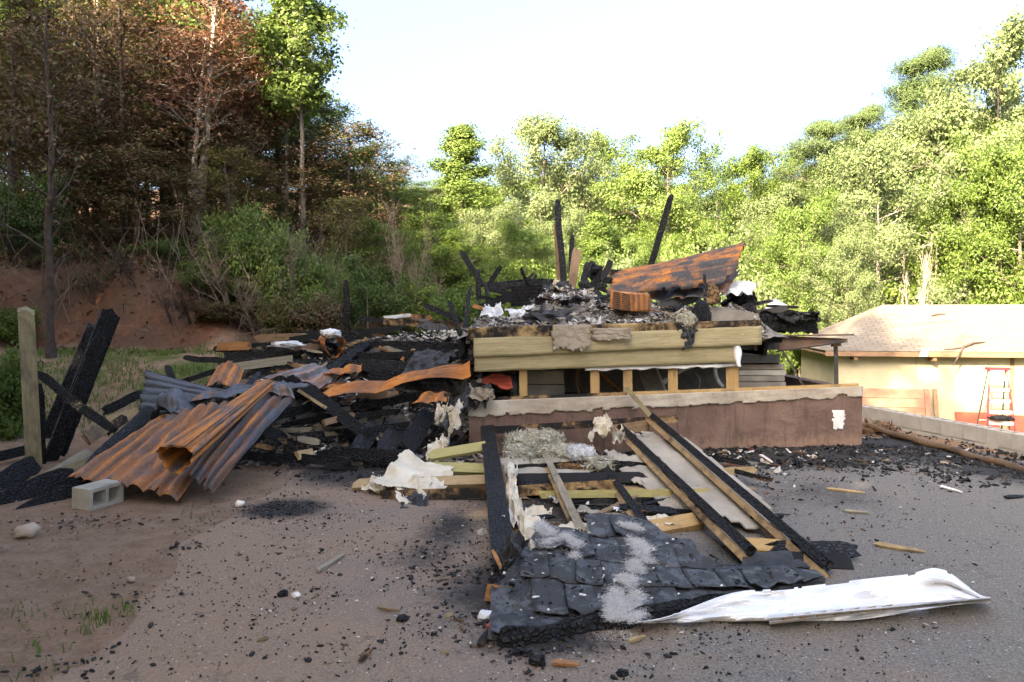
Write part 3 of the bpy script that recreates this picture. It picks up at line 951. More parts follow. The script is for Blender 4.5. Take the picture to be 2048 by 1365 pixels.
bm_ = block_mesh(0.395, 0.20, 0.195)
me0 = bpy.data.meshes.new('block')
me0.from_pydata(bm_.v, [], bm_.f)
me0.materials.append(CONC)
wa, wb = Vector((5.70, 12.6, 0)), Vector((6.95, 5.4, 0))
dirw = (wb - wa).normalized()
nb = int((wb - wa).length / 0.402)
for course in range(2):
    for i in range(nb):
        p = wa + dirw * (0.402 * (i + 0.5 * course))
        o = bpy.data.objects.new('block', me0)
        COL.objects.link(o)
        o.parent = bw
        o.location = p + Vector((R.uniform(-.006, .006), 0, -0.145 + 0.203 * course + R.uniform(-.004, .004))) - bw.location
        o.rotation_euler = (0, R.uniform(-.008, .008), math.atan2(dirw.y, dirw.x) + R.uniform(-.012, .012))

# ------------------------------------------------------------------ the shed
sA = Vector((9.15, 21.5, 0))
sf, se = Vector((0.981, -0.196, 0)), Vector((0.196, 0.981, 0))
SL, SWD, ZE, ZG, ZR = 11.0, 6.0, 0.80, -1.75, 2.12
shed = thing('shed', 'tan shed with a pale shingle hip roof standing right of the burnt house', 'shed', (sA.x, sA.y, ZG))


def SP(a, c, z):
    return sA + sf * a + se * c + Vector((0, 0, z))


obj('wall', [SP(0, 0, ZG), SP(SL, 0, ZG), SP(SL, 0, ZE), SP(0, 0, ZE), SP(0, SWD, ZG), SP(SL, SWD, ZG), SP(SL, SWD, ZE), SP(0, SWD, ZE)],
    [(0, 1, 2, 3), (4, 7, 6, 5), (0, 3, 7, 4), (1, 5, 6, 2)], SHEDWALL, shed)
for a in (2.0, 6.1):
    mb = MB()
    mb.add([SP(a, -.004, ZG), SP(a + .012, -.004, ZG), SP(a + .012, -.004, ZE), SP(a, -.004, ZE)], [(0, 1, 2, 3)])
    mb.build('panel_seam', FASCIA, shed)
for a in (4.35,):
    box8('corner_board', [SP(a, -.02, ZG), SP(a + .1, -.02, ZG), SP(a + .1, -.02, ZE), SP(a, -.02, ZE), SP(a, -.001, ZG), SP(a + .1, -.001, ZG), SP(a + .1, -.001, ZE), SP(a, -.001, ZE)], FASCIA, shed)
ov = 0.42
m, nt, b = new_mat('weathered_roof_shingle', 0.9, 0.2)
vec = coords(nt, 'UV', rnd=False)
bk = nd(nt, 'ShaderNodeTexBrick', {'Vector': vec, 'Color1': (0.135, 0.12, 0.104, 1), 'Color2': (0.18, 0.162, 0.14, 1), 'Mortar': (0.08, 0.065, 0.05, 1), 'Scale': 1.0, 'Mortar Size': 0.012, 'Brick Width': 0.33, 'Row Height': 0.14})
n1, n2 = nz(nt, vec, 1.2, 6, 0.65), nz(nt, vec, 26, 4, 0.7)
col = mix(nt, ramp(nt, n1, [(0.45, 0.0), (0.7, 0.55)]), bk.outputs[0], (0.16, 0.135, 0.11))
col = mix(nt, ramp(nt, n2, [(0.5, 0.0), (0.7, 0.4)]), col, (0.14, 0.115, 0.095))
finish(nt, b, col, mth(nt, 'ADD', mth(nt, 'MULTIPLY', bk.outputs[1], -0.8), n2), 0.4, 0.01)
SHROOF = m
E = [SP(-ov, -ov, ZE), SP(SL + ov, -ov, ZE), SP(SL + ov, SWD + ov, ZE), SP(-ov, SWD + ov, ZE)]
r0, r1 = SP(1.9, SWD / 2, ZR), SP(SL + ov, SWD / 2, ZR)
eL = SL + 2 * ov
sl = math.hypot(SWD / 2 + ov, ZR - ZE)


def roof_face(pts, uv, nm='roof_slope'):
    o = obj(nm, pts, [tuple(range(len(pts)))], SHROOF, shed, uvs=uv)
    solid(o, 0.03, -1)
    return o


roof_face([E[0], E[1], r1, r0], [(0, 0), (eL, 0), (eL, sl), (2.3, sl)])
roof_face([E[2], E[3], r0, r1], [(0, 0), (eL, 0), (eL - 2.3, sl), (0, sl)])
roof_face([E[3], E[0], r0], [(0, 0), (SWD + 2 * ov, 0), (SWD / 2 + ov, sl * .8)])
for a, c in ((E[3], E[0]), (E[0], E[1])):
    fasc = beam('fascia', a + Vector((0, 0, -0.085)), c + Vector((0, 0, -0.085)), 0.13, 0.035, FASCIA, parent=shed)
obj('soffit', [SP(-ov, -ov, ZE - .13), SP(SL, -ov, ZE - .13), SP(SL, 0.02, ZE - .13), SP(-ov, 0.02, ZE - .13)], [(0, 1, 2, 3)], FASCIA, shed)
for a in (0.35, 2.35):
    mb = MB()
    mb.box(SP(a, -0.25, ZE - 0.2), (0.045, 0.14, 0.06))
    mb.build('rafter_tail', FASCIA, shed)
# fallen branches on the shed roof, a small vent
def on_roof(a, c, up=0.03):
    return SP(a, c, ZE + (c + ov) / (SWD / 2 + ov) * (ZR - ZE) + up)


mb = MB()
p0 = SP(2.75, -0.55, ZE - .38)
mb.tube([p0, SP(2.95, -0.50, ZE - .05), on_roof(3.1, -0.25, .05), on_roof(3.45, 0.0, .06), on_roof(3.8, 0.15)], [.012, .025, .035, .03, .012], 6)
mb.tube([on_roof(2.6, -0.36), on_roof(2.9, -0.3), on_roof(3.15, -0.2)], [.012, .02, .02], 5)
tag(mb.build('fallen_branch', BARK_D), 'dark broken branch hanging over the eave of the shed roof', 'branch')
mb = MB()
mb.tube([on_roof(3.0, 2.0), on_roof(3.2, 2.12), on_roof(3.45, 2.15)], [.02, .04, .015], 5)
tag(mb.build('fallen_branch', BARK_D), 'small dark stick lying high on the shed roof near its ridge', 'branch')
mb = MB()
mb.tube([on_roof(2.2, 1.3), on_roof(2.9, 1.55), on_roof(3.7, 1.7)], [.006, .009, .005], 4)
tag(mb.build('fallen_branch', TWIG), 'thin twig lying across the middle of the shed roof', 'branch')
box8('eave_light', [SP(1.95, -ov - .05, ZE - .14), SP(2.15, -ov - .05, ZE - .14), SP(2.2, -ov - .05, ZE + .06), SP(2.02, -ov - .05, ZE + .06),
                    SP(1.95, -ov - .021, ZE - .14), SP(2.15, -ov - .021, ZE - .14), SP(2.2, -ov - .021, ZE + .06), SP(2.02, -ov - .021, ZE + .06)], ALU, fasc)

# panels that lean on the shed wall
def lean_panel(name, a0, a1, zt, mat, label, nboards=1, zb=ZG):
    t = thing(name, label, 'panel', SP((a0 + a1) / 2, -.5, zb))
    for k in range(nboards):
        z0, z1 = zb + (zt - zb) * k / nboards, zb + (zt - zb) * (k + 1) / nboards - (0.012 if nboards > 1 else 0)
        q = lambda z: -0.42 + 0.36 * (z - zb) / (zt - zb)
        box8('board', [SP(a0, q(z0), z0), SP(a1, q(z0), z0), SP(a1, q(z1), z1), SP(a0, q(z1), z1),
                       SP(a0, q(z0) + .04, z0), SP(a1, q(z0) + .04, z0), SP(a1, q(z1) + .04, z1), SP(a0, q(z1) + .04, z1)], mat, t)
    return t


pn = lean_panel('leaning_panel', 0.35, 2.35, -0.25, PANELRED, 'faded pink wooden panel leaning on the shed behind the block wall', 6)
for a in (0.4, 2.2, 2.42):
    box8('batten', [SP(a, -.48, ZG), SP(a + .1, -.48, ZG), SP(a + .1, -.1, -.24), SP(a, -.1, -.24), SP(a, -.43, ZG), SP(a + .1, -.43, ZG), SP(a + .1, -.05, -.24), SP(a, -.05, -.24)], W_BROWN if a > 2.3 else PANELRED, pn)
lean_panel('red_panel', 3.0, 4.05, -0.86, ROOFRED, 'plain red panel leaning on the shed left of the ladder', 1)
lean_panel('red_panel', 4.3, 4.85, -0.92, ROOFRED, 'red panel leaning on the shed at the far right behind the ladder', 1)

# step ladder
lad = thing('step_ladder', 'red fibreglass step ladder with pale steps standing in front of the shed', 'ladder', SP(3.62, -1.25, ZG))
LZ = 2.12


def LP(a, c, z):
    return SP(3.62 + a, -1.15 + c, ZG + z)


for s_ in (-1, 1):
    beam('rail', LP(.27 * s_ * 1.35, -.32, 0.0), LP(.2 * s_, .02, LZ), 0.05, 0.08, LADRED, parent=lad)
    beam('rear_rail', LP(.27 * s_ * 1.25, .65, 0.0), LP(.2 * s_, .1, LZ), 0.035, 0.04, LADDARK, parent=lad)
for k in range(7):
    t = (k + 0.75) / 7.6
    hw = (.27 * 1.35 * (1 - t) + .2 * t) - 0.02
    mb = MB()
    mb.box(LP(0, -.32 + .34 * t, LZ * t), (hw, 0.05, 0.042), Matrix.Rotation(math.atan2(sf.y, sf.x), 3, 'Z'))
    mb.build('step', LADALU, lad)
for k in range(4):
    t = (k + 0.8) / 5
    hw = (.27 * 1.25 * (1 - t) + .2 * t)
    mb = MB()
    mb.tube([LP(-hw, .65 - .55 * t, LZ * t), LP(hw, .65 - .55 * t, LZ * t)], [.014, .014], 6)
    mb.build('rear_brace', LADALU, lad)
mb = MB()
mb.box(LP(0, .05, LZ + .02), (.25, .13, .035), Matrix.Rotation(math.atan2(sf.y, sf.x), 3, 'Z'))
mb.build('top_cap', LADRED, lad)
lump('work_rag', LP(0.02, -.2, LZ * 0.40 + .05), (.3, .16, .07), CHAR_ASH, 'dark rag draped over a lower step of the red ladder', 'rag', amp=.5, seed=4)
# ------------------------------------------------------------------ rubble masses (uncountable ash and char)
def wfront(x):
    return 9.2 + 0.8 * (x + 0.515) / 5.1


def mound(name, poly_fn, x0, x1, y0, y1, st, mat, warp=None):
    vs, fs = [], []
    nx_, ny_ = int((x1 - x0) / st), int((y1 - y0) / st)
    for j in range(ny_ + 1):
        for i in range(nx_ + 1):
            x, y = x0 + (x1 - x0) * i / nx_, y0 + (y1 - y0) * j / ny_
            if warp:
                y = warp(x, y)
            vs.append((x, y, poly_fn(x, y)))
    for j in range(ny_):
        for i in range(nx_):
            a = j * (nx_ + 1) + i
            fs.append((a, a + 1, a + nx_ + 2, a + nx_ + 1))
    return tag(obj(name, vs, fs, mat, None, False), kind='stuff')


def rough_h(x, y, a):
    return a * fbm(x * 2.3, y * 2.3, 1.3, 5) + a * 0.5 * abs(mnoise.noise(Vector((x * 7, y * 7, 3))))


def left_h(x, y):
    z = 1.22 * sm(y, 9.3, 12.2) * (1 - 0.35 * sm(-x, 2.6, 4.6)) + 0.06
    e = sm(x, -5.4, -4.4) * (1 - sm(x, -0.45, -0.2)) * sm(y, 8.2, 9.3) * (1 - sm(y, 14.2, 14.9))
    return h(x, y) * 0 + max(h(x, y) - .05, e * z + rough_h(x, y, 0.13) * e - 0.08 * (1 - e))


mound('charred_rubble', left_h, -5.6, -0.15, 8.0, 15.0, 0.07, RUBBLE)


def top_h(x, y):
    # ash heap over the floor: higher in the middle and to the back left
    z = 1.52 + (0.06 + 0.18 * sm(x, -.1, .55)) * sm(y, 9.6, 10.6) + 0.16 * sm(y, 11, 14.5) * (1 - sm(x, 1.3, 3.2)) * sm(x, 0.2, 0.7)
    z += 0.22 * math.exp(-((x - 0.75) ** 2 / 0.3 + (y - 10.6) ** 2 / .5)) - 0.10 * sm(x, 1.8, 3.4)
    e = sm(x, -0.75, -0.35) * (1 - sm(x, 3.2, 3.7)) * sm(y, wfront(x) - 0.1, wfront(x) + 0.12)
    return (z + rough_h(x, y, 0.15)) * e + (1 - e) * 1.40


mound('ash_heap', top_h, -0.72, 3.6, 9.35, 16.5, 0.06, RUBBLE_G, lambda x, y: y + (wfront(x) + .03 - 9.35) * (1 - (y - 9.35) / 7.15))
rg = np.random.default_rng(3)


def pts_on(fn, n, x0, x1, y0, y1, up=0.01, thr=None):
    out = []
    while len(out) < n:
        x, y = rg.uniform(x0, x1), rg.uniform(y0, y1)
        if thr is None or fbm(x * 2, y * 2, 4) > thr:
            out.append((x, y, fn(x, y) + up))
    return out


chips('ash_flakes', [q for q in pts_on(top_h, 13000, -0.6, 3.3, 9.3, 11.8, 0.015) if q[1] > wfront(q[0]) + .06] + pts_on(top_h, 2500, -0.6, 2.6, 12.2, 16, 0.02), ASHF, 0.016, 0.10, 0.12, 1, curl=True)
chips('char_flakes', pts_on(left_h, 4200, -4.6, -0.3, 8.6, 14.4, 0.015), CHIP_B, 0.02, 0.11, 0.3, 2, curl=True)
chips('pale_ash_flakes', pts_on(left_h, 1700, -3.6, -0.3, 8.6, 14.0, 0.025, 0.08), ASHF, 0.02, 0.10, 0.25, 3, curl=True)
chips('pale_ash_flakes', [tuple(P(R.gauss(px, sx_), py, d) + Vector((0, 0, R.uniform(-.02, .1)))) for (px, py, d, sx_, n_) in ((745, 688, 12.4, 50, 150), (890, 675, 12.2, 25, 120), (720, 710, 11.8, 90, 60)) for _ in range(n_)], CHIP_W, 0.02, 0.10, 0.25, 4, curl=True)
chips('white_ash_scraps', pts_on(left_h, 420, -3.6, -0.3, 8.5, 13.5, 0.03, -.05), CHIP_W, 0.015, 0.10, 0.12, 41, curl=True)

# ------------------------------------------------------------------ left edge: posts, leaning charred boards
beam('weathered_post', (68, 934, 8.5), (52, 622, 8.5), 0.158, 0.14, W_POST, 'tall weathered grey post with a notched top at the left edge', 'post', rag=0.13, seed=3, bow=0.02)
beam('charred_post', (84, 936, 8.75), (76, 768, 8.75), 0.115, 0.1, CHAR, 'short charred post directly behind the weathered grey post', 'post', rough=0.35, seed=4)
beam('charred_board', (112, 905, 9.0), (222, 628, 9.3), 0.23, 0.05, CHAR, 'widest charred board leaning steeply behind the weathered post', 'board', rough=0.18, seed=5, rag=0.18, roll=0.25)
beam('charred_board', (92, 875, 9.15), (188, 652, 9.45), 0.15, 0.05, CHAR_ASH, 'narrow charred board leaning on the left of the widest one', 'board', rough=0.18, seed=6, rag=0.1, roll=0.15)
beam('charred_board', (100, 930, 8.9), (207, 660, 9.15), 0.17, 0.04, CHAR, 'charred board with a stepped top leaning in front of the widest one', 'board', rough=0.22, seed=16, rag=0.16, roll=0.2)
beam('charred_brace', (74, 748, 8.55), (228, 862, 8.1), 0.10, 0.09, CHAR, 'slanting charred brace between the weathered post and the ground', 'brace', rough=0.3, seed=7)
for (a, b_, w_, t_, mt, lab, sd_) in (
    ((-20, 1026, 6.75), (150, 955, 7.4), .30, .06, CHAR, 'broad charred slab lying at the left edge beside the concrete block', 11),
    ((30, 1032, 6.6), (200, 950, 7.3), .14, .07, CHAR, 'charred plank lying between the broad slab and the concrete block', 12),
    ((-30, 985, 7.3), (75, 925, 8.0), .22, .05, CHAR, 'charred slab under the foot of the weathered post', 13),
    ((-30, 1002, 7.0), (90, 968, 7.3), .12, .06, CHAR_EDGE, 'charred plank poking out of the frame at the left edge', 14),
    ((60, 972, 7.3), (178, 903, 8.0), .085, .05, W_GREY, 'pale grey board beside the rusty sheets, upper of two', 15),
    ((66, 964, 7.15), (180, 925, 7.6), .10, .05, W_POST, 'pale olive board beside the rusty sheets, lower of two', 17),
    ((172, 880, 8.2), (216, 850, 8.6), .14, .06, W_BROWN, 'short brown board end in the black debris left of the sheets', 18),
    ((212, 862, 8.5), (250, 836, 8.8), .11, .06, W_SCORCH, 'short tan board end beside the leaning brace foot', 19),
    ((210, 842, 8.7), (277, 822, 9.0), .09, .04, W_PALE, 'short pale board left of the blue corrugated sheet', 20),
    ((182, 930, 7.5), (308, 815, 9.0), .15, .05, CHAR_ASH, 'long smooth black plank under the left side of the rusty sheets', 21),
    ((208, 905, 7.9), (320, 828, 9.0), .12, .05, CHAR, 'black plank beside the crumpled blue sheet', 22),
    ((238, 880, 8.1), (300, 838, 8.8), .05, .04, W_GREY, 'narrow grey lath between two black planks', 23),
    ((205, 825, 9.4), (285, 785, 9.8), .12, .10, CHAR, 'charred timber left of the blue corrugated sheet', 24),
    ((-20, 918, 8.6), (60, 898, 9.1), .12, .08, CHAR, 'charred timber behind the weathered post at the left edge', 25),
    ((335, 735, 10.6), (352, 775, 10.4), .10, .08, CHAR, 'charred stub standing behind the blue corrugated sheet', 26),
):
    beam('charred_plank' if 'char' in mt.name else 'board', a, b_, w_, t_, mt, lab, 'plank', rough=0.30 if 'char' in mt.name else 0.04, seed=sd_, rag=0.06)

# ------------------------------------------------------------------ corrugated sheets
corr('corrugated_sheet', [(132, 958, 7.05), (356, 1003, 6.75), (490, 812, 8.65), (318, 836, 8.6)], RUST_MIX, 'fanned rusty sheet resting its lower edge near the concrete block', 7, 0.024, dent=0.04, seed=2, bend_u=0.05)
corr('corrugated_sheet', [(372, 956, 6.95), (424, 993, 6.80), (588, 800, 8.55), (508, 782, 8.65)], RUST_STRIPE, 'rusty sheet with blue grey stripes right of the rolled sheet', 4, 0.028, dent=0.04, seed=5, bend_v=0.07)
corr('corrugated_sheet', [(508, 782, 8.65), (590, 800, 8.5), (575, 785, 8.75), (520, 768, 8.8)], RUST_PALE, 'curled purple grey sheet end above the rusty sheets', 3, 0.015, dent=0.04, seed=8, bend_v=0.08)


def roll_fn(u, v):
    a0, a1 = P(347, 917, 6.75), P(538, 768, 8.7)
    ax = (a1 - a0).normalized()
    s = ax.cross(Vector((0, 0, 1))).normalized()
    t = s.cross(ax)
    ang = 2 * math.pi * 1.15 * u + 0.9
    r_ = (0.15 - 0.085 * v) * (1 - 0.12 * u) + 0.008 * math.sin(ang * 10)
    e = 0.05 * math.sin(ang * 2 + 1) * (1 - v)
    return a0.lerp(a1, v) + (s * math.cos(ang) * 1.12 + t * math.sin(ang) * 0.92) * r_ + ax * e


patch('corrugated_sheet', roll_fn, 110, 30, RUST_MIX, None, 0.003, None, True, 0.9, 2.4, 'orange rusty sheet rolled into a tube with its open mouth facing us', 'metal sheet')
corr('corrugated_sheet', [(276, 835, 9.1), (291, 739, 9.6), (440, 781, 9.5), (402, 822, 9.0)], RUST_BLUE, 'upright blue grey corrugated sheet behind the rusty fan', 6, 0.020, dent=0.03, seed=11)
corr('corrugated_sheet', [(305, 852, 8.6), (398, 850, 8.55), (385, 800, 9.2), (322, 800, 9.2)], RUST_BLUE, 'crumpled blue grey sheet humped in front of the upright blue one', 2, 0.012, dent=0.10, seed=14, bend_u=0.14)
corr('corrugated_sheet', [(408, 780, 9.6), (472, 782, 9.6), (488, 742, 10.0), (436, 736, 10.1)], RUST_PALE if False else RUST, 'small tan curved sheet right of the upright blue one', 3, 0.015, dent=0.03, seed=17, bend_u=0.10)
corr('corrugated_sheet', [(380, 812, 9.0), (620, 775, 9.3), (560, 762, 9.8), (400, 786, 9.6)], RUST_BLUE, 'flat dark sheet lying beneath the small tan curved sheet', 3, 0.02, dent=0.06, seed=21)
corr('corrugated_sheet', [(512, 765, 10.0), (640, 778, 9.9), (682, 752, 10.3), (600, 743, 10.5)], RUST_PALE, 'pale grey sheet lying flat in the middle of the debris', 4, 0.018, dent=0.05, seed=24, bend_u=0.10)
corr('corrugated_sheet', [(648, 752, 10.1), (722, 744, 10.0), (724, 728, 10.2), (655, 744, 10.3)], RUST, 'short orange strip of sheet above the pale grey sheet', 2, 0.015, dent=0.03, seed=27)
corr('corrugated_sheet', [(604, 812, 9.55), (941, 752, 9.15), (940, 722, 9.3), (650, 785, 10.0)], RUST, 'long orange sheet reaching to the left end of the siding', 2, 0.03, dent=0.05, seed=30, nv=40)
corr('corrugated_sheet', [(640, 780, 10.0), (760, 778, 9.9), (770, 765, 10.2), (650, 768, 10.2)], RUST_MIX, 'dark rusty sheet tucked behind the long orange sheet', 2, 0.02, dent=0.05, seed=32)
corr('corrugated_sheet', [(826, 811, 9.1), (893, 803, 9.0), (900, 784, 9.25), (846, 788, 9.3)], RUST, 'short orange sheet piece right below the long orange sheet', 2, 0.015, dent=0.03, seed=33)
corr('corrugated_sheet', [(962, 772, 9.35), (1026, 778, 9.3), (1018, 748, 9.6), (968, 752, 9.6)], ROOFRED, 'dull red sheet scrap below the left end of the siding', 1, 0.01, dent=0.05, seed=35)


def ring_fn(u, v):
    c0, c1 = P(670, 694, 11.3), P(655, 690, 11.8)
    a = 2 * math.pi * 0.94 * u + 1.2
    r_ = 0.155
    return c0.lerp(c1, v) + Vector((math.cos(a) * r_ * 0.9, 0, math.sin(a) * r_ * 1.1)) + Vector((0.03 * math.sin(a * 2), 0, 0))


patch('metal_duct', ring_fn, 40, 6, RUST, None, 0.004, None, True, 0.9, 0.3, 'short rusty curl of metal duct lying on the black beams', 'duct')
lump('ash_clod', (662, 668, 11.4), (.14, .1, .07), plain('white_ash', (0.55, 0.56, 0.58), (0.76, 0.77, 0.78), 8, .95, .8), 'white clod of ash on top of the metal curl', 'ash clod', amp=.7, freq=3, seed=5)
lump('ash_clod', (575, 690, 11.5), (.24, .1, .05), ALU, 'long white clod of ash on the beams left of the metal curl', 'ash clod', amp=.7, freq=3, seed=7)

# the big sheet on top
def big_fn(u, v):
    c = [P(1200, 594, 10.6), P(1468, 566, 11.0), P(1492, 486, 12.0), P(1232, 552, 11.7)]
    p = bil(c, u, v)
    nrm = (c[1] - c[0]).cross(c[3] - c[0]).normalized()
    if nrm.y > 0:
        nrm = -nrm
    return p + nrm * (0.045 * (2.2 * abs(math.sin(math.pi * 6 * v + .3)) ** .65 - 1.3) + 0.10 * math.sin(math.pi * v) + 0.04 * fbm(u * 2, v * 2, 2))


BIGRUST = rust_metal('streaked_roof_iron', 0.46, (0.045, 0.045, 0.048), (0.20, 0.17, 0.13), 0.95)
def swapuv(o):
    ul = o.data.uv_layers[0].data
    a = np.zeros(len(ul) * 2, dtype=np.float32)
    ul.foreach_get('uv', a)
    ul.foreach_set('uv', a.reshape(-1, 2)[:, ::-1].copy().ravel())
    return o


swapuv(patch('corrugated_sheet', big_fn, 44, 44, BIGRUST, None, 0.004, lambda u, v: not (u < .04 + .05 * fbm(v * 5, 2)) and not (v < 0.05 * fbm(u * 6, 3) or (v < .14 and u > .93)), True, 2.6, 0.72, 'largest corrugated sheet propped up on top of the ash heap', 'metal sheet'))

# ------------------------------------------------------------------ beams of the collapsed left part
for k, (a, b_, w_, t_, mt, lab) in enumerate((
    ((432, 698, 12.4), (940, 690, 11.4), .15, .12, CHAR, 'long charred beam along the top of the collapsed left part'),
    ((448, 712, 12.0), (935, 712, 11.0), .17, .10, CHAR, 'long charred beam below the topmost one'),
    ((470, 728, 11.6), (925, 738, 10.7), .20, .08, CHAR_ASH, 'long charred beam behind the pale grey plank'),
    ((560, 748, 11.3), (920, 756, 10.5), .16, .08, CHAR, 'charred beam behind the long orange sheet'),
    ((436, 694, 12.2), (502, 692, 12.1), .13, .10, W_RED, 'orange brown timber end at the far left of the beams'),
    ((500, 705, 11.9), (545, 690, 12.2), .09, .06, W_SCORCH, 'tan split timber beside the long white clod'),
    ((580, 682, 12.1), (640, 672, 12.2), .12, .07, W_HALF, 'half burnt timber left of the white clod'),
    ((590, 702, 11.6), (650, 688, 11.9), .13, .04, W_BROWN, 'brown board lying left of the metal curl'),
    ((520, 678, 12.8), (660, 664, 13.2), .10, .06, CHAR, 'thin charred beam at the back of the left part'),
    ((430, 740, 11.2), (584, 719, 11.3), .125, .045, W_GREY, 'pale grey plank lying on the charred beams'),
    ((640, 752, 10.6), (742, 682, 11.9), .125, .10, CHAR_ASH, 'charred timber slanting up to the right below the metal curl'),
    ((758, 695, 11.6), (808, 719, 11.2), .055, .03, W_RED, 'narrow orange lath on the black beams'),
    ((718, 637, 13.2), (775, 644, 13.0), .09, .07, CHAR, 'charred end of a beam behind the long pale board'),
    ((768, 643, 13.0), (926, 652, 12.3), .115, .05, W_SCORCH, 'long pale board at the back left of the ash heap'),
    ((768, 636, 13.2), (820, 631, 13.2), .06, .06, ALU, 'strip of crumpled pale metal on the back board'),
    ((800, 632, 13.3), (864, 636, 13.2), .09, .06, W_RED, 'red brown board end at the back behind the pale board'),
    ((848, 611, 12.4), (925, 642, 12.2), .10, .09, CHAR, 'charred stick slanting over the back left boards'),
    ((898, 603, 11.4), (922, 672, 11.1), .085, .07, CHAR_EDGE, 'charred stick with a brown tip left of the siding'),
    ((940, 574, 12.3), (932, 640, 12.0), .07, .06, CHAR_ASH, 'thin grey stick standing left of the ash heap'),
    ((932, 640, 11.0), (922, 716, 10.4), .075, .07, CHAR, 'charred stick standing before the left end of the siding'),
    ((600, 770, 9.7), (735, 868, 9.0), .155, .11, CHAR, 'thick charred beam slanting down in the middle of the debris'),
    ((598, 782, 9.6), (720, 860, 9.05), .04, .03, W_PALE, 'pale lath along the thick slanting beam'),
    ((708, 868, 8.85), (816, 848, 9.1), .085, .06, CHAR, 'charred timber crossing the foot of the thick slanting beam'),
    ((716, 903, 8.55), (748, 850, 9.2), .22, .03, CHAR_ASH, 'black floor board, left of three below the crossing timber'),
    ((768, 905, 8.5), (800, 848, 9.2), .24, .03, CHAR_ASH, 'black floor board, middle of three below the crossing timber'),
    ((816, 898, 8.55), (858, 822, 9.4), .22, .03, CHAR, 'black floor board, right of three below the crossing timber'),
    ((480, 912, 8.6), (700, 922, 8.3), .11, .09, CHAR, 'charred sill beam along the front of the debris, left length'),
    ((660, 905, 8.55), (812, 914, 8.4), .15, .10, CHAR, 'charred sill beam along the front of the debris, right length'),
    ((528, 858, 9.0), (578, 882, 8.6), .14, .12, CHAR_EDGE, 'squat charred block of timber right of the striped sheet'),
    ((648, 846, 9.1), (706, 830, 9.4), .075, .07, W_BROWN, 'round brown stub lying among the char'),
    ((592, 912, 8.4), (626, 906, 8.5), .10, .08, W_PALE, 'short pale timber block on the front sill beam'),
    ((530, 840, 9.3), (625, 812, 9.8), .12, .1, CHAR, 'charred timber behind the squat block'),
    ((650, 840, 9.3), (800, 822, 9.6), .08, .07, CHAR, 'thin charred timber behind the crossing timber'),
    ((700, 815, 9.6), (860, 790, 9.8), .11, .09, CHAR, 'charred timber in front of the long orange sheet'),
    ((380, 800, 10.3), (455, 745, 10.8), .09, .07, CHAR, 'black timber behind the small tan curved sheet'),
    ((470, 800, 9.4), (520, 745, 10.2), .07, .06, CHAR_ASH, 'black stick right of the small tan curved sheet'),
    ((360, 765, 11), (470, 730, 11.3), .08, .07, CHAR, 'black timber on the grass behind the tan curved sheet'),
    ((860, 740, 10.6), (935, 700, 10.9), .11, .08, CHAR, 'charred beam end left of the siding'),
)):
    bu = 'char' in mt.name
    beam('charred_beam' if bu else 'board', a, b_, w_, t_, mt, lab, 'beam' if bu else 'board', rough=0.34 if bu else 0.07, seed=100 + k, rag=0.05)
crumple('burnt_shingle_mat', [(795, 758, 10.4), (900, 745, 10.2), (912, 708, 10.7), (832, 702, 10.8)], SHING, 'grey charred mat of shingles hanging among the left beams', 'shingle mat', 0.10, 26, 3, 0.2)
crumple('metal_scrap', [(828, 640, 12.8), (905, 648, 12.5), (900, 668, 12.2), (835, 662, 12.3)], STEEL, 'dark metal scrap hanging below the long pale board', 'scrap', 0.12, 18, 4, 0.3)
# countless-looking but distinct short sticks
for k in range(120):
    px, py = R.uniform(430, 930), R.uniform(690, 908)
    d = 8.5 + (905 - py) / 205 * 3.6
    q = P(px, py, d)
    q.z = left_h(q.x, q.y) + 0.05
    a = R.uniform(0, 6.28)
    L_ = R.uniform(.12, .40) if k % 3 else R.uniform(.5, 1.3)
    beam('charred_stick', q, q + Vector((math.cos(a) * L_, math.sin(a) * L_ * .7, R.uniform(-.05, .14))), R.uniform(.03, .09), R.uniform(.02, .06), R.choice([CHAR, CHAR_ASH, CHAR, W_GREY, W_HALF, CHAR_EDGE, W_BROWN, W_SCORCH, W_BROWN]),
         'short burnt stick lying loose in the black debris left of the foundation', 'stick', 'burnt sticks in the black debris', rough=0.3, seed=300 + k)

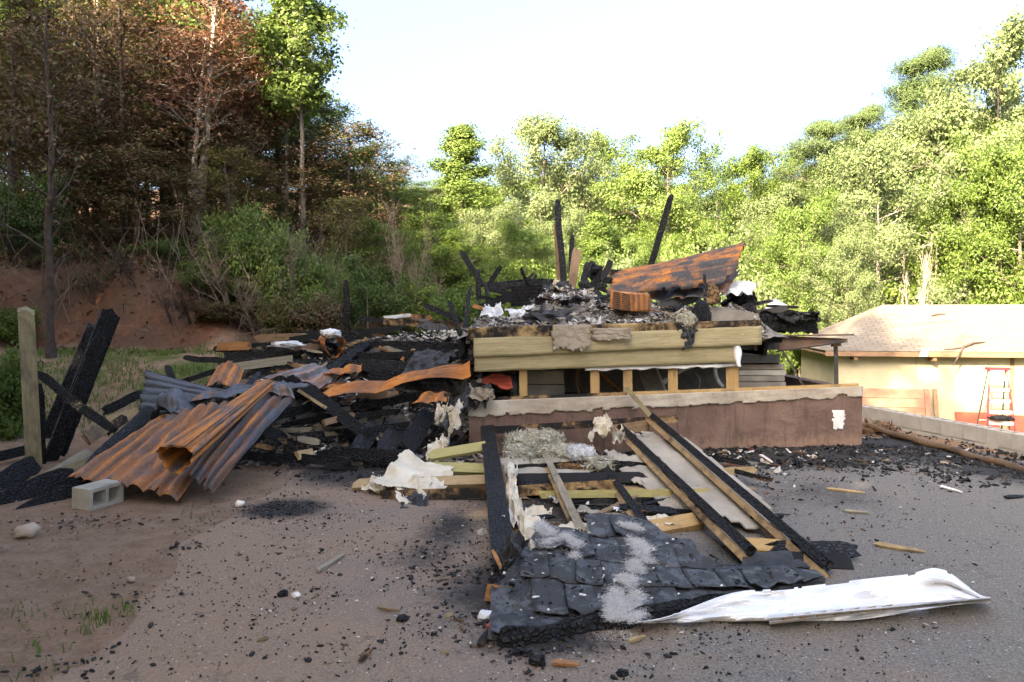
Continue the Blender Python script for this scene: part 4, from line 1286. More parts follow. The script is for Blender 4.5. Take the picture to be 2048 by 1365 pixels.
# ------------------------------------------------------------------ on top of the house
for k, (a, b_, w_, t_, mt, lab, rf, bo) in enumerate((
    ((1129, 594, 12.0), (1115, 400, 12.2), .105, .07, CHAR_ASH, 'tallest upright grey charred stud on the ash heap', .3, 0),
    ((1117, 560, 12.3), (1110, 448, 12.4), .06, .05, W_BROWN, 'thin brown stud right behind the tallest charred stud', .1, 0),
    ((1142, 575, 12.5), (1144, 470, 12.6), .08, .06, CHAR_ASH, 'second upright charred stud right of the tallest one', .34, 0),
    ((1140, 594, 11.6), (1155, 498, 11.8), .14, .04, W_BROWN, 'curved brown split board beside the upright charred studs', .25, .07),
    ((1296, 552, 14.0), (1343, 390, 14.0), .125, .11, CHAR, 'charred black timber leaning behind the largest corrugated sheet', .45, 0),
    ((966, 572, 13.0), (921, 502, 13.2), .11, .08, CHAR, 'charred timber leaning left at the back left of the ash heap', .35, 0),
    ((958, 600, 13.0), (955, 540, 13.0), .10, .06, CHAR_ASH, 'charred stud standing at the back left corner of the ash heap', .3, 0),
    ((975, 604, 12.9), (972, 566, 13.0), .07, .05, CHAR_ASH, 'short charred stud at the back left of the ash heap', .3, 0),
    ((965, 570, 13.6), (1110, 562, 13.6), .10, .06, CHAR, 'charred beam along the back edge of the ash heap', .25, 0),
    ((975, 580, 13.2), (1100, 570, 13.2), .06, .08, W_HALF, 'half burnt rail below the back beam', .2, 0),
    ((962, 618, 12.2), (1022, 592, 12.5), .15, .04, W_HALF, 'half burnt board slanting up on the left of the ash heap', .1, 0),
    ((945, 612, 12.2), (992, 624, 11.9), .06, .04, W_RED, 'reddish lath at the left end of the ash heap', .05, 0),
    ((1100, 600, 12.4), (1092, 560, 12.6), .13, .05, CHAR_ASH, 'charred board end leaning left of the upright studs', .2, 0),
    ((1172, 595, 12.2), (1160, 565, 12.6), .09, .03, CHAR_ASH, 'grey slat leaning right of the curved brown board, left of three', .1, 0),
    ((1184, 595, 12.2), (1172, 563, 12.6), .09, .03, CHAR_ASH, 'grey slat leaning right of the curved brown board, middle of three', .1, 0),
    ((1197, 594, 12.2), (1185, 562, 12.6), .09, .03, CHAR_ASH, 'grey slat leaning right of the curved brown board, right of three', .1, 0),
    ((1185, 560, 13.6), (1186, 530, 13.6), .12, .09, CHAR, 'charred stub standing behind the grey slats', .4, 0),
    ((1190, 543, 14.6), (1285, 552, 14.2), .14, .14, W_SCORCH, 'sunlit scorched roll lying behind the ash heap', .1, 0),
    ((1318, 615, 10.9), (1400, 592, 11.2), .16, .04, STEEL, 'dark metal strip under the right end of the largest sheet', .15, 0),
    ((1411, 612, 10.7), (1409, 548, 10.8), .045, .04, CHAR_ASH, 'thin charred stick propping the largest sheet', .25, 0),
    ((1433, 592, 11.4), (1432, 562, 11.5), .075, .06, W_FRESH, 'clean stud end under the right end of the largest sheet', 0, 0),
    ((1480, 615, 11.4), (1478, 588, 11.5), .11, .08, CHAR, 'charred stub under the crumpled white metal', .35, 0),
    ((1494, 612, 11.4), (1497, 585, 11.5), .06, .05, CHAR, 'thin charred stub under the right of the crumpled white metal', .35, 0),
)):
    beam('stud' if 'stud' in lab else ('charred_timber' if 'char' in mt.name else 'board'), a, b_, w_, t_, mt, lab, 'timber', rough=rf, bow=bo, seed=500 + k, rag=.05)
# loose boards strewn over the back of the heap
for k in range(26):
    px, py = R.uniform(950, 1210), R.uniform(560, 602)
    q = P(px, py, R.uniform(11.6, 13.4))
    a = R.uniform(-.5, .5) if k % 3 else R.uniform(1.0, 2.0)
    L_ = R.uniform(.25, .8)
    beam('burnt_board', q, q + Vector((math.cos(a) * L_ * .8, R.uniform(-.2, .2), math.sin(a) * L_ * .5)), R.uniform(.04, .13), .035, [CHAR, CHAR_ASH, W_HALF, CHAR_ASH][k % 4],
         'burnt board lying loose on the back of the ash heap', 'board', 'burnt boards on the back of the ash heap', rough=.3, seed=1500 + k, rag=.05)
crumple('white_rag', [(1105, 598, 11.9), (1128, 600, 11.8), (1130, 566, 12.1), (1108, 560, 12.2)], PAPER, 'white rag of scorched paper at the foot of the tallest charred stud', 'paper', .12, 20, 61, .35, .004)
crumple('white_rag', [(960, 640, 10.2), (1010, 636, 10.2), (1005, 612, 10.5), (968, 616, 10.5)], ALU, 'pale crumpled foil at the left front of the ash heap', 'foil', .12, 20, 63, .35, .004)
for k in range(34):
    px = R.uniform(960, 1400)
    py = R.uniform(604, 648)
    d = R.uniform(9.9, 11.2)
    q = P(px, py, d)
    q.z = top_h(q.x, q.y) + .03
    s_ = R.uniform(.10, .26)
    a = R.uniform(0, 3.1)
    ux_, uy_ = Vector((math.cos(a), math.sin(a), R.uniform(-.2, .3))) * s_, Vector((-math.sin(a), math.cos(a), R.uniform(.1, .8))) * s_ * .7
    o = crumple('burnt_scrap', [q - ux_, q + ux_, q + ux_ + uy_, q - ux_ + uy_], [RUBBLE_G, FELT, PAPER, ALU, MORTAR, CHAR_ASH][k % 6], 'curled burnt scrap lying in the ash on top of the house', 'scrap', .08, 10, 70 + k, .3, .004, group='curled scraps in the ash on top of the house')
corr('corrugated_sheet', [(1285, 606, 10.9), (1452, 588, 10.9), (1480, 540, 11.8), (1310, 566, 11.8)], RUST_STRIPE, 'dark corrugated sheet tucked under the largest one on top', 4, .02, dent=.04, seed=61)
for k in range(18):
    q = P(R.uniform(1440, 1590), R.uniform(612, 652), R.uniform(10.5, 11.6))
    a = R.uniform(-.5, .5)
    L_ = R.uniform(.15, .45)
    beam('burnt_board', q, q + Vector((math.cos(a) * L_, R.uniform(-.2, .2), math.sin(a) * L_ * .5)), R.uniform(.04, .12), .035, [CHAR, CHAR_ASH, W_HALF, CHAR_ASH, STEEL][k % 5],
         'burnt board lying loose on the right end of the house', 'board', 'burnt boards on the right end of the house', rough=.3, seed=1700 + k, rag=.05)
for k in range(46):
    px, py = R.uniform(440, 720), R.uniform(672, 800)
    q = P(px, py, 9.4 + (800 - py) / 130 * 3.2)
    a = R.uniform(-.5, .5) if k % 3 else R.uniform(0, 6.28)
    L_ = R.uniform(.3, 1.1)
    q.z = (left_h(q.x, q.y) if q.x > -5.4 else h(q.x, q.y)) + R.uniform(.03, .16)
    beam('charred_stick', q, q + Vector((math.cos(a) * L_, math.sin(a) * L_ * .6, R.uniform(-.06, .10))), R.uniform(.04, .13), R.uniform(.03, .09), [CHAR, W_GREY, CHAR, CHAR_EDGE, W_HALF, W_BROWN, CHAR_ASH][k % 7],
         'burnt timber lying in the black pile behind the blue grey sheets', 'timber', 'burnt timbers behind the blue grey sheets', rough=.34, seed=1900 + k, rag=.06)
lump('burnt_stump', (1188, 546, 13.2), (.16, .14, .16), CHAR, 'black burnt stump standing out of the back of the ash heap', 'stump', amp=.9, seed=44, smooth=False)
lump('burnt_clump', (1095, 640, 9.75), (.28, .18, .12), FELT, 'dark burnt clump in the front middle of the ash heap', 'clump', amp=.7, seed=46, smooth=False)
# black panel of lap boards
lp = thing('lap_panel', 'black charred panel of lap boards leaning at the back of the ash heap', 'panel', P(1055, 610, 12.6))
for k in range(6):
    beam('board', P(1022, 610 - k * 7, 12.6 + k * .03), P(1092, 608 - k * 7.2, 12.6 + k * .03), .066, .03, CHAR, parent=lp, rough=.1, seed=600 + k, roll=.12)
# radiator box
rad = thing('heater_box', 'rusty orange heater box with a slotted grille on the ash heap', 'heater', P(1240, 622, 10.0))
A, B_, C_, D_ = P(1219, 618, 10.0), P(1264, 624, 9.95), P(1263, 587, 9.95), P(1221, 580, 10.0)
bk_ = P(1304, 624, 10.12) - B_
casing = box8('casing', [A, B_, C_, D_, A + Vector((.12, .38, 0)), B_ + bk_, C_ + bk_ * .95 + Vector((0, 0, .0)), D_ + Vector((.12, .38, .0))], RUST, rad, bev=.018)
for k in range(9):
    v = (k + .7) / 9.6
    for u0, u1 in ((.12, .48), (.54, .92)):
        p0_, p1_ = bil([A, B_, C_, D_], u0, v), bil([A, B_, C_, D_], u1, v)
        beam('grille_slot', p0_ + Vector((0, -.006, 0)), p1_ + Vector((0, -.006, 0)), .011, .012, STEEL, parent=casing)
box8('side_panel', [bil([B_, B_ + bk_, C_ + bk_, C_], *q) + Vector((.004, -.006, 0)) for q in ((.08, .1), (.92, .1), (.92, .9), (.08, .9))] +
     [bil([B_, B_ + bk_, C_ + bk_, C_], *q) + Vector((0, .02, 0)) for q in ((.08, .1), (.92, .1), (.92, .9), (.08, .9))], RUST_MIX, casing)
# right end of the house top
crumple('sheet_metal', [(1436, 592, 11.2), (1506, 588, 11.0), (1512, 570, 11.5), (1446, 568, 11.6)], ALU, 'crumpled white sheet metal on the right end of the house', 'metal sheet', .10, 22, 6, .15, curl=-.05)
lump('burnt_bundle', (1482, 600, 11.5), (.22, .2, .16), CHAR, 'black burnt bundle below the crumpled white metal', 'bundle', amp=.7, seed=9, smooth=False)
mbx = thing('metal_box', 'dented grey metal box lying at the right end of the house', 'box', P(1545, 632, 11.3))
mbody = box8('body', [P(1521, 628, 11.2), P(1556, 634, 11.0), P(1572, 612, 11.1), P(1545, 598, 11.3), P(1530, 628, 11.5), P(1562, 634, 11.3), P(1578, 612, 11.4), P(1552, 598, 11.6)], ALU, mbx, bev=.01)
beam('rib', P(1541, 631, 11.08), P(1559, 605, 11.18), .03, .03, ALU, parent=mbody)
box8('scorched_board', [P(1424, 656, 10.0), P(1518, 652, 10.1), P(1518, 628, 10.1), P(1424, 612, 10.0), P(1424, 656, 10.1), P(1518, 652, 10.2), P(1518, 628, 10.2), P(1424, 612, 10.1)], CONC_DARK,
     label='smoke blackened board standing above the right end of the siding', cat='board')
crumple('tan_board', [(1412, 612, 9.95), (1440, 612, 9.95), (1438, 572, 10.0), (1416, 568, 10.0)], W_SCORCH, 'ragged tan board sticking up right of the ash heap', 'board', .04, 16, 3, .3, .03)
lump('burnt_cushion', (1402, 634, 9.85), (.125, .12, .22), CHAR, 'black rounded burnt bundle hanging over the top of the siding', 'bundle', amp=.25, seed=12)
crumple('burnt_rag', [(1352, 668, 9.6), (1392, 672, 9.6), (1400, 628, 9.9), (1345, 636, 9.9)], FELT, 'burnt dark rag hanging over the upper siding board', 'rag', .13, 24, 8, .25, .01)
crumple('burnt_rag', [(1364, 704, 9.55), (1386, 700, 9.55), (1392, 655, 9.6), (1360, 655, 9.6)], PAPER if False else FELT, 'narrow burnt rag strip dangling below the larger rag', 'rag', .07, 18, 21, .3, .008)
fluff('burnt_wool', (1372, 640, 9.65), (.14, .08, .10), INS_Y, 500, .06, None, 'tuft of pale glass wool on the dark hanging rag', 'glass wool', 3)
# charred eave and steel at the right
patch('charred_eave', lambda u, v: P(1520 + 112 * u, 664 - 28 * v - (5 * fbm(u * 6, 3) if v > .8 else 0) - 6 * (1 - u) * v, 10.6 + .2 * u + 0.03 * fbm(u * 14, v * 4, 2)), 50, 10, CHAR, None, .12, None, False, 1, 1, 'charred eave board jutting out at the right end of the house', 'eave')
chips('roof_ash', [tuple(P(R.uniform(1470, 1630), R.uniform(634, 640), R.uniform(10.5, 12))) for _ in range(420)], CHIP_B, .04, .2, .3, 17, curl=True)
mound('roof_char', lambda x, y: 1.64 + rough_h(x * 2, y, .12) + .12 * (1 - sm(x, 3.3, 4.2)), 3.15, 4.25, 10.6, 13, .07, RUBBLE)
stb = thing('steel_beam', 'rusty tapered steel beam sticking out at the right end of the house', 'steel beam', P(1620, 690, 10.4))
a0, a1 = P(1556, 702, 10.5), P(1697, 678, 9.9)
box8('web', [a0, P(1690, 684, 9.9), a1 + Vector((0, 0, .0)), P(1558, 672, 10.5)] + [q + Vector((0, .02, 0)) for q in (a0, P(1690, 684, 9.9), a1, P(1558, 672, 10.5))], STEEL_RUST, stb)
beam('flange', P(1556, 672, 10.5), P(1706, 670, 9.85), .02, .12, STEEL_RUST, parent=stb)
beam('flange', P(1556, 703, 10.5), P(1692, 684, 9.9), .018, .12, STEEL, parent=stb)
beam('support_post', P(1673, 772, 10.05), P(1671, 684, 10.05), .055, .05, STEEL, parent=stb)
beam('post_head', P(1664, 690, 10.03), P(1680, 689, 10.03), .05, .07, FASCIA, parent=stb)
beam('steel_rod', (1566, 703, 10.4), (1607, 772, 10.2), .025, .025, STEEL, 'dark steel rod slanting down below the steel beam', 'rod')
box8('steel_box', [P(1478, 700, 10.3), P(1558, 700, 10.35), P(1558, 672, 10.35), P(1478, 672, 10.3), P(1478, 700, 12), P(1558, 700, 12), P(1558, 672, 12), P(1478, 672, 12)], STEEL, label='black steel girder box on the block pier', cat='girder')
box8('steel_girder', [P(1478, 727, 10.2), P(1560, 726, 10.25), P(1560, 709, 10.25), P(1478, 710, 10.2), P(1478, 727, 12), P(1560, 726, 12), P(1560, 709, 12), P(1478, 710, 12)], STEEL, label='flat black girder lying directly on the block pier', cat='girder')
beam('steel_upright', (1511, 702, 10.28), (1511, 668, 10.28), .04, .04, STEEL_RUST, 'short steel upright on the black girder', 'upright')
# crawl space contents
for k, (pts, r_, mt, nm, lab, cat) in enumerate((
    ([(1326, 766, 10.6), (1360, 742, 10.7), (1392, 730, 10.9)], .035, PIPE, 'plastic_pipe', 'straight white plastic pipe in the crawl space', 'pipe'),
    ([(1430, 728, 10.5), (1430, 748, 10.3), (1436, 764, 10.2), (1444, 774, 10.2)], .033, PIPE, 'plastic_pipe', 'bent white plastic pipe beside the rightmost studs', 'pipe'),
    ([(1158, 738, 10.0), (1152, 760, 9.9), (1160, 788, 9.8)], .008, COPPER, 'wire', 'looping burnt wire next to the block pier', 'wire'),
    ([(1160, 738, 10.0), (1156, 765, 9.9), (1166, 775, 9.85), (1170, 782, 9.85), (1164, 784, 9.8)], .007, COPPER, 'wire', 'curled burnt wire end left of the second stud', 'wire'),
    ([(1196, 742, 10.4), (1222, 766, 10.2), (1244, 788, 9.9)], .02, W_RED, 'copper_pipe', 'reddish pipe slanting down between two studs', 'pipe'),
    ([(1200, 752, 10.4), (1228, 775, 10.2), (1246, 792, 9.95)], .014, COPPER, 'copper_pipe', 'thin brown pipe beneath the reddish pipe', 'pipe'),
    ([(1390, 745, 10.6), (1400, 760, 10.5), (1398, 778, 10.4)], .006, ALU, 'wire', 'thin grey wire hanging left of the bent pipe', 'wire'),
    ([(1398, 735, 10.6), (1412, 765, 10.5), (1420, 778, 10.4)], .006, COPPER, 'wire', 'thin brown wire hanging left of the bent pipe', 'wire'),
)):
    mb = MB()
    pp = [P(*q) for q in pts]
    if len(pp) > 2:
        fine = []
        for i in range(len(pp) - 1):
            p0_, p1_, p2_, p3_ = pp[max(0, i - 1)], pp[i], pp[i + 1], pp[min(len(pp) - 1, i + 2)]
            for s in range(6):
                t = s / 6
                fine.append(0.5 * ((2 * p1_) + (p2_ - p0_) * t + (2 * p0_ - 5 * p1_ + 4 * p2_ - p3_) * t * t + (3 * p1_ - p0_ - 3 * p2_ + p3_) * t ** 3))
        pp = fine + [pp[-1]]
    mb.tube(pp, [r_] * len(pp), 8)
    tag(mb.build(nm, mt, None, True), lab, cat)
box8('grey_panel', [P(1292, 783, 10.1), P(1330, 783, 10.1), P(1310, 735, 10.6), P(1272, 735, 10.6)] + [q + Vector((0, .03, 0)) for q in (P(1292, 783, 10.1), P(1330, 783, 10.1), P(1310, 735, 10.6), P(1272, 735, 10.6))], CONC_DARK,
     label='smoky grey panel leaning in the crawl space between two studs', cat='panel')
beam('metal_strip', (1313, 736, 10.4), (1332, 783, 10.0), .03, .02, ALU, 'pale metal strip along the smoky grey panel', 'strip')
beam('loose_lath', (1252, 776, 9.35), (1306, 838, 9.0), .055, .03, W_POST, 'loose lath leaning over the foundation wall', 'lath')
crumple('burnt_rubbish', [(1018, 800, 9.45), (1040, 800, 9.4), (1040, 745, 9.5), (1022, 745, 9.6)], FELT, 'grey burnt rubbish left of the first stud', 'rubbish', .1, 16, 5, .3)

# ------------------------------------------------------------------ torn material at the left corner of the foundation
crumple('burnt_felt', [(900, 830, 9.0), (985, 812, 9.0), (990, 772, 9.35), (930, 775, 9.4)], FELT, 'black felt folded over the corner of the foundation', 'felt', .14, 30, 2, .3, .006)
crumple('burnt_felt', [(868, 878, 8.7), (925, 858, 8.75), (945, 782, 9.2), (888, 800, 9.2)], FELT, 'torn black felt standing left of the foundation corner', 'felt', .14, 30, 6, .35, .006)
crumple('torn_paper', [(876, 892, 8.6), (918, 868, 8.65), (938, 800, 9.05), (905, 812, 9.05)], PAPER, 'long torn white facing paper left of the foundation corner', 'paper', .13, 34, 11, .4, .003)
crumple('torn_paper', [(868, 858, 8.75), (890, 850, 8.8), (898, 805, 9.1), (872, 806, 9.1)], PAPER, 'small torn cream paper beside the black felt', 'paper', .10, 22, 13, .4, .003)
crumple('torn_paper', [(930, 800, 9.05), (990, 805, 9.0), (992, 785, 9.2), (940, 772, 9.2)], MORTAR, 'grey torn paper on the top of the foundation corner', 'paper', .10, 22, 15, .3, .003)
crumple('torn_paper', [(845, 935, 8.2), (905, 925, 8.2), (900, 875, 8.6), (860, 885, 8.6)], PAPER, 'scraps of white paper in front of the foundation corner', 'paper', .12, 26, 18, .55, .003)
crumple('cream_sheet', [(738, 985, 7.1), (890, 992, 6.95), (915, 938, 7.65), (812, 915, 7.9)], PAPER, 'large crumpled cream sheet left of the fallen roof section', 'paper', .09, 40, 23, .16, .004, 1.3, curl=.04)
crumple('cream_sheet', [(790, 1020, 6.75), (856, 1005, 6.8), (872, 955, 7.3), (790, 965, 7.3)], PAPER, 'narrow crumpled white sheet below the large cream one', 'paper', .09, 34, 27, .25, .004, 1.5)
crumple('burnt_felt', [(792, 1030, 6.6), (852, 1032, 6.6), (866, 985, 7.0), (806, 985, 7.0)], FELT, 'black felt scrap under the cream sheets', 'felt', .06, 20, 29, .3, .006)
crumple('torn_paper', [(718, 985, 7.1), (770, 990, 7.05), (775, 958, 7.4), (740, 955, 7.4)], PAPER, 'flat cream scrap at the left tip of the crumpled sheets', 'paper', .07, 22, 31, .4, .003)
for k, (a, b_, w_, t_, mt, lab) in enumerate((
    ((860, 912, 8.0), (975, 893, 8.1), .13, .04, SIDING, 'olive siding board lying left of the fallen rafters, topmost of three'),
    ((800, 935, 7.85), (985, 940, 7.6), .13, .05, SIDING, 'olive siding board below the topmost one left of the rafters'),
    ((715, 970, 7.35), (985, 962, 7.25), .12, .05, W_PALE, 'pale wide board under the large cream sheet'),
    ((760, 995, 7.0), (990, 985, 6.95), .10, .05, W_SCORCH, 'scorched board lowest of the boards left of the rafters'),
    ((990, 985, 7.0), (1240, 970, 7.0), .10, .05, W_SCORCH, 'scorched board lying across under the rafters, nearest us'),
    ((985, 962, 7.35), (1290, 958, 7.25), .14, .05, W_HALF, 'half burnt wide board lying across under the rafters'),
    ((1010, 938, 7.7), (1300, 930, 7.6), .10, .05, CHAR_EDGE, 'charred board across under the rafters behind the wide one'),
    ((1080, 990, 6.85), (1420, 985, 6.7), .07, .05, SIDING, 'olive lath across under the rafters'),
    ((1130, 1018, 6.5), (1400, 1030, 6.2), .09, .06, CHAR, 'charred stick across under the rafters'),
    ((1290, 1072, 5.85), (1395, 1042, 6.0), .14, .06, W_FRESH, 'clean short board wedged between two right rafters'),
    ((1490, 1100, 5.45), (1620, 1098, 5.35), .12, .04, W_FRESH, 'clean board under the foot of the right rafter'),
    ((1540, 1100, 5.35), (1712, 1105, 5.2), .15, .05, CHAR_ASH, 'black shingled board end right of the right rafter'),
    ((1560, 1135, 5.1), (1705, 1130, 5.05), .14, .04, W_HALF, 'half burnt board end right of the shingles'),
    ((1400, 945, 7.65), (1510, 940, 7.65), .07, .03, W_PALE, 'pale board right of the rafters near the foundation'),
    ((1330, 900, 8.3), (1500, 928, 7.8), .06, .05, CHAR, 'charred stick right of the rafters near the foundation'),
    ((1410, 930, 7.9), (1545, 960, 7.35), .05, .04, CHAR_EDGE, 'thin charred branch right of the rafters'),
    ((1510, 1040, 6.0), (1555, 1085, 5.6), .06, .04, W_BROWN, 'brown lath between the two right rafters'),
    ((1000, 1000, 6.8), (1010, 1100, 5.6), .04, .04, W_BROWN, 'brown split lath along the leftmost rafter'),
)):
    bu = 'char' in mt.name
    q0, q1 = V3(a), V3(b_)
    for q in (q0, q1):
        q.z = max(q.z, 0.035)
    beam('charred_board' if bu else 'board', q0, q1, w_, t_, mt, lab, 'board', rough=.28 if bu else .10, seed=700 + k, rag=.10, roll=-.75 if w_ > .11 else 0)

# ------------------------------------------------------------------ the fallen roof section
rs = thing('fallen_roof_section', 'fallen roof section with bare rafters, charred shingles and torn glass wool', 'roof section', (0.8, 6.2, 0.0))
RAF = [((975, 858, 9.0), (1012, 1140, 4.85), .17, .10, CHAR, .22), ((1080, 898, 8.6), (1165, 1085, 5.35), .15, .075, W_SCORCH, .05), ((1190, 915, 8.3), (1290, 1062, 5.7), .15, .075, CHAR_EDGE, .10),
       ((1240, 862, 9.0), (1500, 1118, 5.0), .165, .085, CHAR_SHOW, .10), ((1300, 838, 9.1), (1655, 1148, 4.85), .16, .085, CHAR_SHOW, .10)]
RAFW2 = wood('rafter_wood', (0.30, 0.185, 0.085), (0.46, 0.315, 0.16), 0.35, 0.22)
for k, (a, b_, w_, t_, mt, rf) in enumerate(RAF):
    p0_, p1_ = V3(a), V3(b_)
    if k == 0:
        beam('rafter', p0_, p1_, w_, t_, mt, parent=rs, rough=.34, seed=800 + k, rag=.06, sway=False)
    else:                                                   # clean timber with a charred upper edge
        dn = Vector((0, 0, -.035))
        rf_ = beam('rafter', p0_ + dn, p1_ + dn, t_ * .62, w_ * .72, RAFW2, parent=rs, rough=.06, seed=810 + k, rag=.05)
        o = beam('charred_edge', p0_ + Vector((.012, 0, w_ * .30)), p1_ + Vector((.012, 0, w_ * .30)), t_ * .85, w_ * .42, W_GREY if k == 1 else CHAR, parent=rf_, rough=.42 if k > 1 else .25, seed=820 + k, rag=.05, sway=False)
beam('split_rafter', P(985, 870, 8.9), P(1035, 1080, 5.5), .07, .06, W_BROWN, parent=rs, rough=.3, seed=83, rag=.2)
beam('split_rafter', P(992, 930, 8.0), P(1040, 1095, 5.5), .05, .05, W_PALE, parent=rs, rough=.4, seed=84, rag=.2)
beam('top_plate', P(972, 862, 9.06), P(1350, 838, 9.1), .09, .06, W_SCORCH, parent=rs, rough=.05, seed=85, rag=.2)
beam('top_plate', P(1200, 865, 9.0), P(1300, 850, 9.08), .13, .05, W_BROWN, parent=rs, rough=.1, seed=86, rag=.1)


def gyp(name, c, seed, torn=.12):
    c = [V3(q) for q in c]

    def fn(u, v):
        return bil(c, u, v) + Vector((0, 0, 0.03 * fbm(u * 2 + seed, v * 2, seed)))
    return patch(name, fn, 24, 24, DRYWALL, rs, 0.012, lambda u, v: min(u, 1 - u, v, 1 - v) > torn * (.2 + fbm(u * 4 + seed, v * 4, seed)), False)


gyp('drywall_panel', [(1510, 1068, 5.55), (1640, 1048, 5.7), (1480, 938, 7.5), (1390, 945, 7.5)][:0] or [(1450, 1062, 5.8), (1590, 1050, 5.85), (1365, 870, 8.6), (1260, 862, 8.8)], 3)
gyp('drywall_panel', [(1345, 1040, 6.15), (1420, 1060, 5.9), (1270, 880, 8.5), (1195, 905, 8.3)], 5, .3)
gyp('drywall_panel', [(1165, 1065, 5.85), (1310, 1072, 5.75), (1262, 1020, 6.35), (1145, 1025, 6.4)], 7, .25)
gyp('drywall_panel', [(1000, 965, 7.3), (1200, 958, 7.3), (1190, 915, 8.0), (985, 915, 8.0)], 9, .3)

# shingles: one by one, on a charred deck, cut by the burnt diagonal eave
def deck_z(x, y):
    return 0.06 + 0.13 * sm(y - 3.85 - .4 * (x + .06), 0, 1.4) + 0.034 * fbm(x * 2.4, y * 2.4, 3) + .014 * (1 - 2 * abs(mnoise.noise(Vector((x * 3, y * 3, 6))))) + 0.05 * sm(x, .9, .2) * sm(y, 4.2, 5)


def eave_y(x):
    return 3.85 + (x + .06) * 0.40 + 0.06 * fbm(x * 4, 2)


def top_edge(x):
    for (xa, ya), (xb, yb) in zip(TE, TE[1:]):
        if x <= xb:
            return ya + (yb - ya) * max(0, (x - xa) / (xb - xa)) + 0.13 * fbm(x * 5, 7)
    return TE[-1][1]


TE = [(-.15, 4.35), (.1, 4.9), (.2, 5.15), (.5, 5.2), (.72, 5.62), (1.0, 5.5), (1.18, 5.05), (1.35, 4.85), (1.6, 4.8), (1.95, 4.68)]
dk_pts, dkf = [], []
NXD, NYD = 46, 24
for j in range(NYD + 1):
    for i in range(NXD + 1):
        x = -.12 + 2.05 * i / NXD
        y0_, y1_ = eave_y(x) + .012, max(eave_y(x) + .05, top_edge(x))
        y = y0_ + (y1_ - y0_) * j / NYD
        dk_pts.append((x, y, deck_z(x, y) - 0.012))
for j in range(NYD):
    for i in range(NXD):
        a = j * (NXD + 1) + i
        dkf.append((a, a + 1, a + NXD + 2, a + NXD + 1))
DECK = obj('roof_deck', dk_pts, dkf, CHAR, rs, False)
solid(DECK, .028, -1)
SH2, nt, b = new_mat('burnt_roof_shingle', 0.6, 0.4)
vec = coords(nt, 'Object')
n1, n2, n3 = nz(nt, vec, 7, 6, 0.7), nz(nt, vec, 130, 3, .8), nz(nt, vec, 14, 6, .75)
col = ramp(nt, n2, [(0.3, (0.012, 0.012, 0.012)), (0.7, (0.046, 0.043, 0.042))])
n4 = nz(nt, vec, 8.5, 7, .75)
col = mix(nt, ramp(nt, n4, [(0.50, 0.0), (0.56, 0.9)]), col, (0.088, 0.095, 0.104))
col = mix(nt, ramp(nt, n1, [(0.70, 0.0), (0.82, 0.7)]), col, (0.075, 0.04, 0.025))
finish(nt, b, col, mth(nt, 'ADD', n2, mth(nt, 'MULTIPLY', n4, 1.6)), .8, .008)
rr = random.Random(5)
row = 0
DECK.data.materials[0] = SH2
yy = 3.7
while yy < 5.6:
    xx = -.3 + (.09 if row % 2 else 0) + rr.uniform(-.02, .02)
    while xx < 1.95:
        wq = rr.uniform(.15, .195)
        xc, yc = xx + wq / 2, yy + .2
        if xc > -.1 and eave_y(xc) - .02 < yc < top_edge(xc) + .03 and rr.random() > .09:
            tilt = rr.uniform(-.5, 1.0) * .004
            gx, gy = rr.uniform(-.004, .004), rr.uniform(-.012, .012)
            sag = rr.uniform(0, .008) if rr.random() < .74 else rr.uniform(.025, .07)
            rot_ = rr.gauss(0, .008)
            vs, fs = [], []
            nu_, nv_ = 5, 8
            for j in range(nv_ + 1):
                for i in range(nu_ + 1):
                    u, v = i / nu_, j / nv_
                    x = xx + .001 + (wq - .003) * u + gx + .006 * fbm(v * 5 + xx * 7, yy) + rot_ * (v - .5)
                    y = yy + .40 * v + gy + .006 * fbm(u * 6 + xx * 9, yy * 7) + (.02 * fbm(u * 3, xx * 5, yy) if v < .1 else 0)
                    y = max(y, eave_y(x) - .01)
                    z = deck_z(x, y) + .002 + .0045 * (1 - v) + tilt * (1 - v) + sag * (1 - v) ** 2 * (abs(2 * u - 1) if sag > .02 else 1) * .6 + .004 * fbm(x * 9, y * 9, 3)
                    vs.append((x, y, z))
            for j in range(nv_):
                for i in range(nu_):
                    a = j * (nu_ + 1) + i
                    fs.append((a, a + 1, a + nu_ + 2, a + nu_ + 1))
            solid(obj('shingle', vs, fs, SH2, rs, True), .0025, 1)
        xx += wq
    yy += .36
    row += 1
chips('ash_on_shingles', [(x_, y_, deck_z(x_, y_) + .02) for x_, y_ in ((rr.uniform(-.1, 1.9), rr.uniform(3.9, 5.5)) for _ in range(700)) if eave_y(x_) < y_ < top_edge(x_)], CHIP_B, .004, .03, .3, 51, parent=rs)
chips('pale_ash_on_shingles', [(x_, y_, deck_z(x_, y_) + .022) for x_, y_ in ((rr.gauss(.55, .45), rr.uniform(3.9, 5.5)) for _ in range(150)) if -.1 < x_ < 1.8 and eave_y(x_) < y_ < top_edge(x_)], CHIP_W, .005, .03, .25, 52, parent=rs)
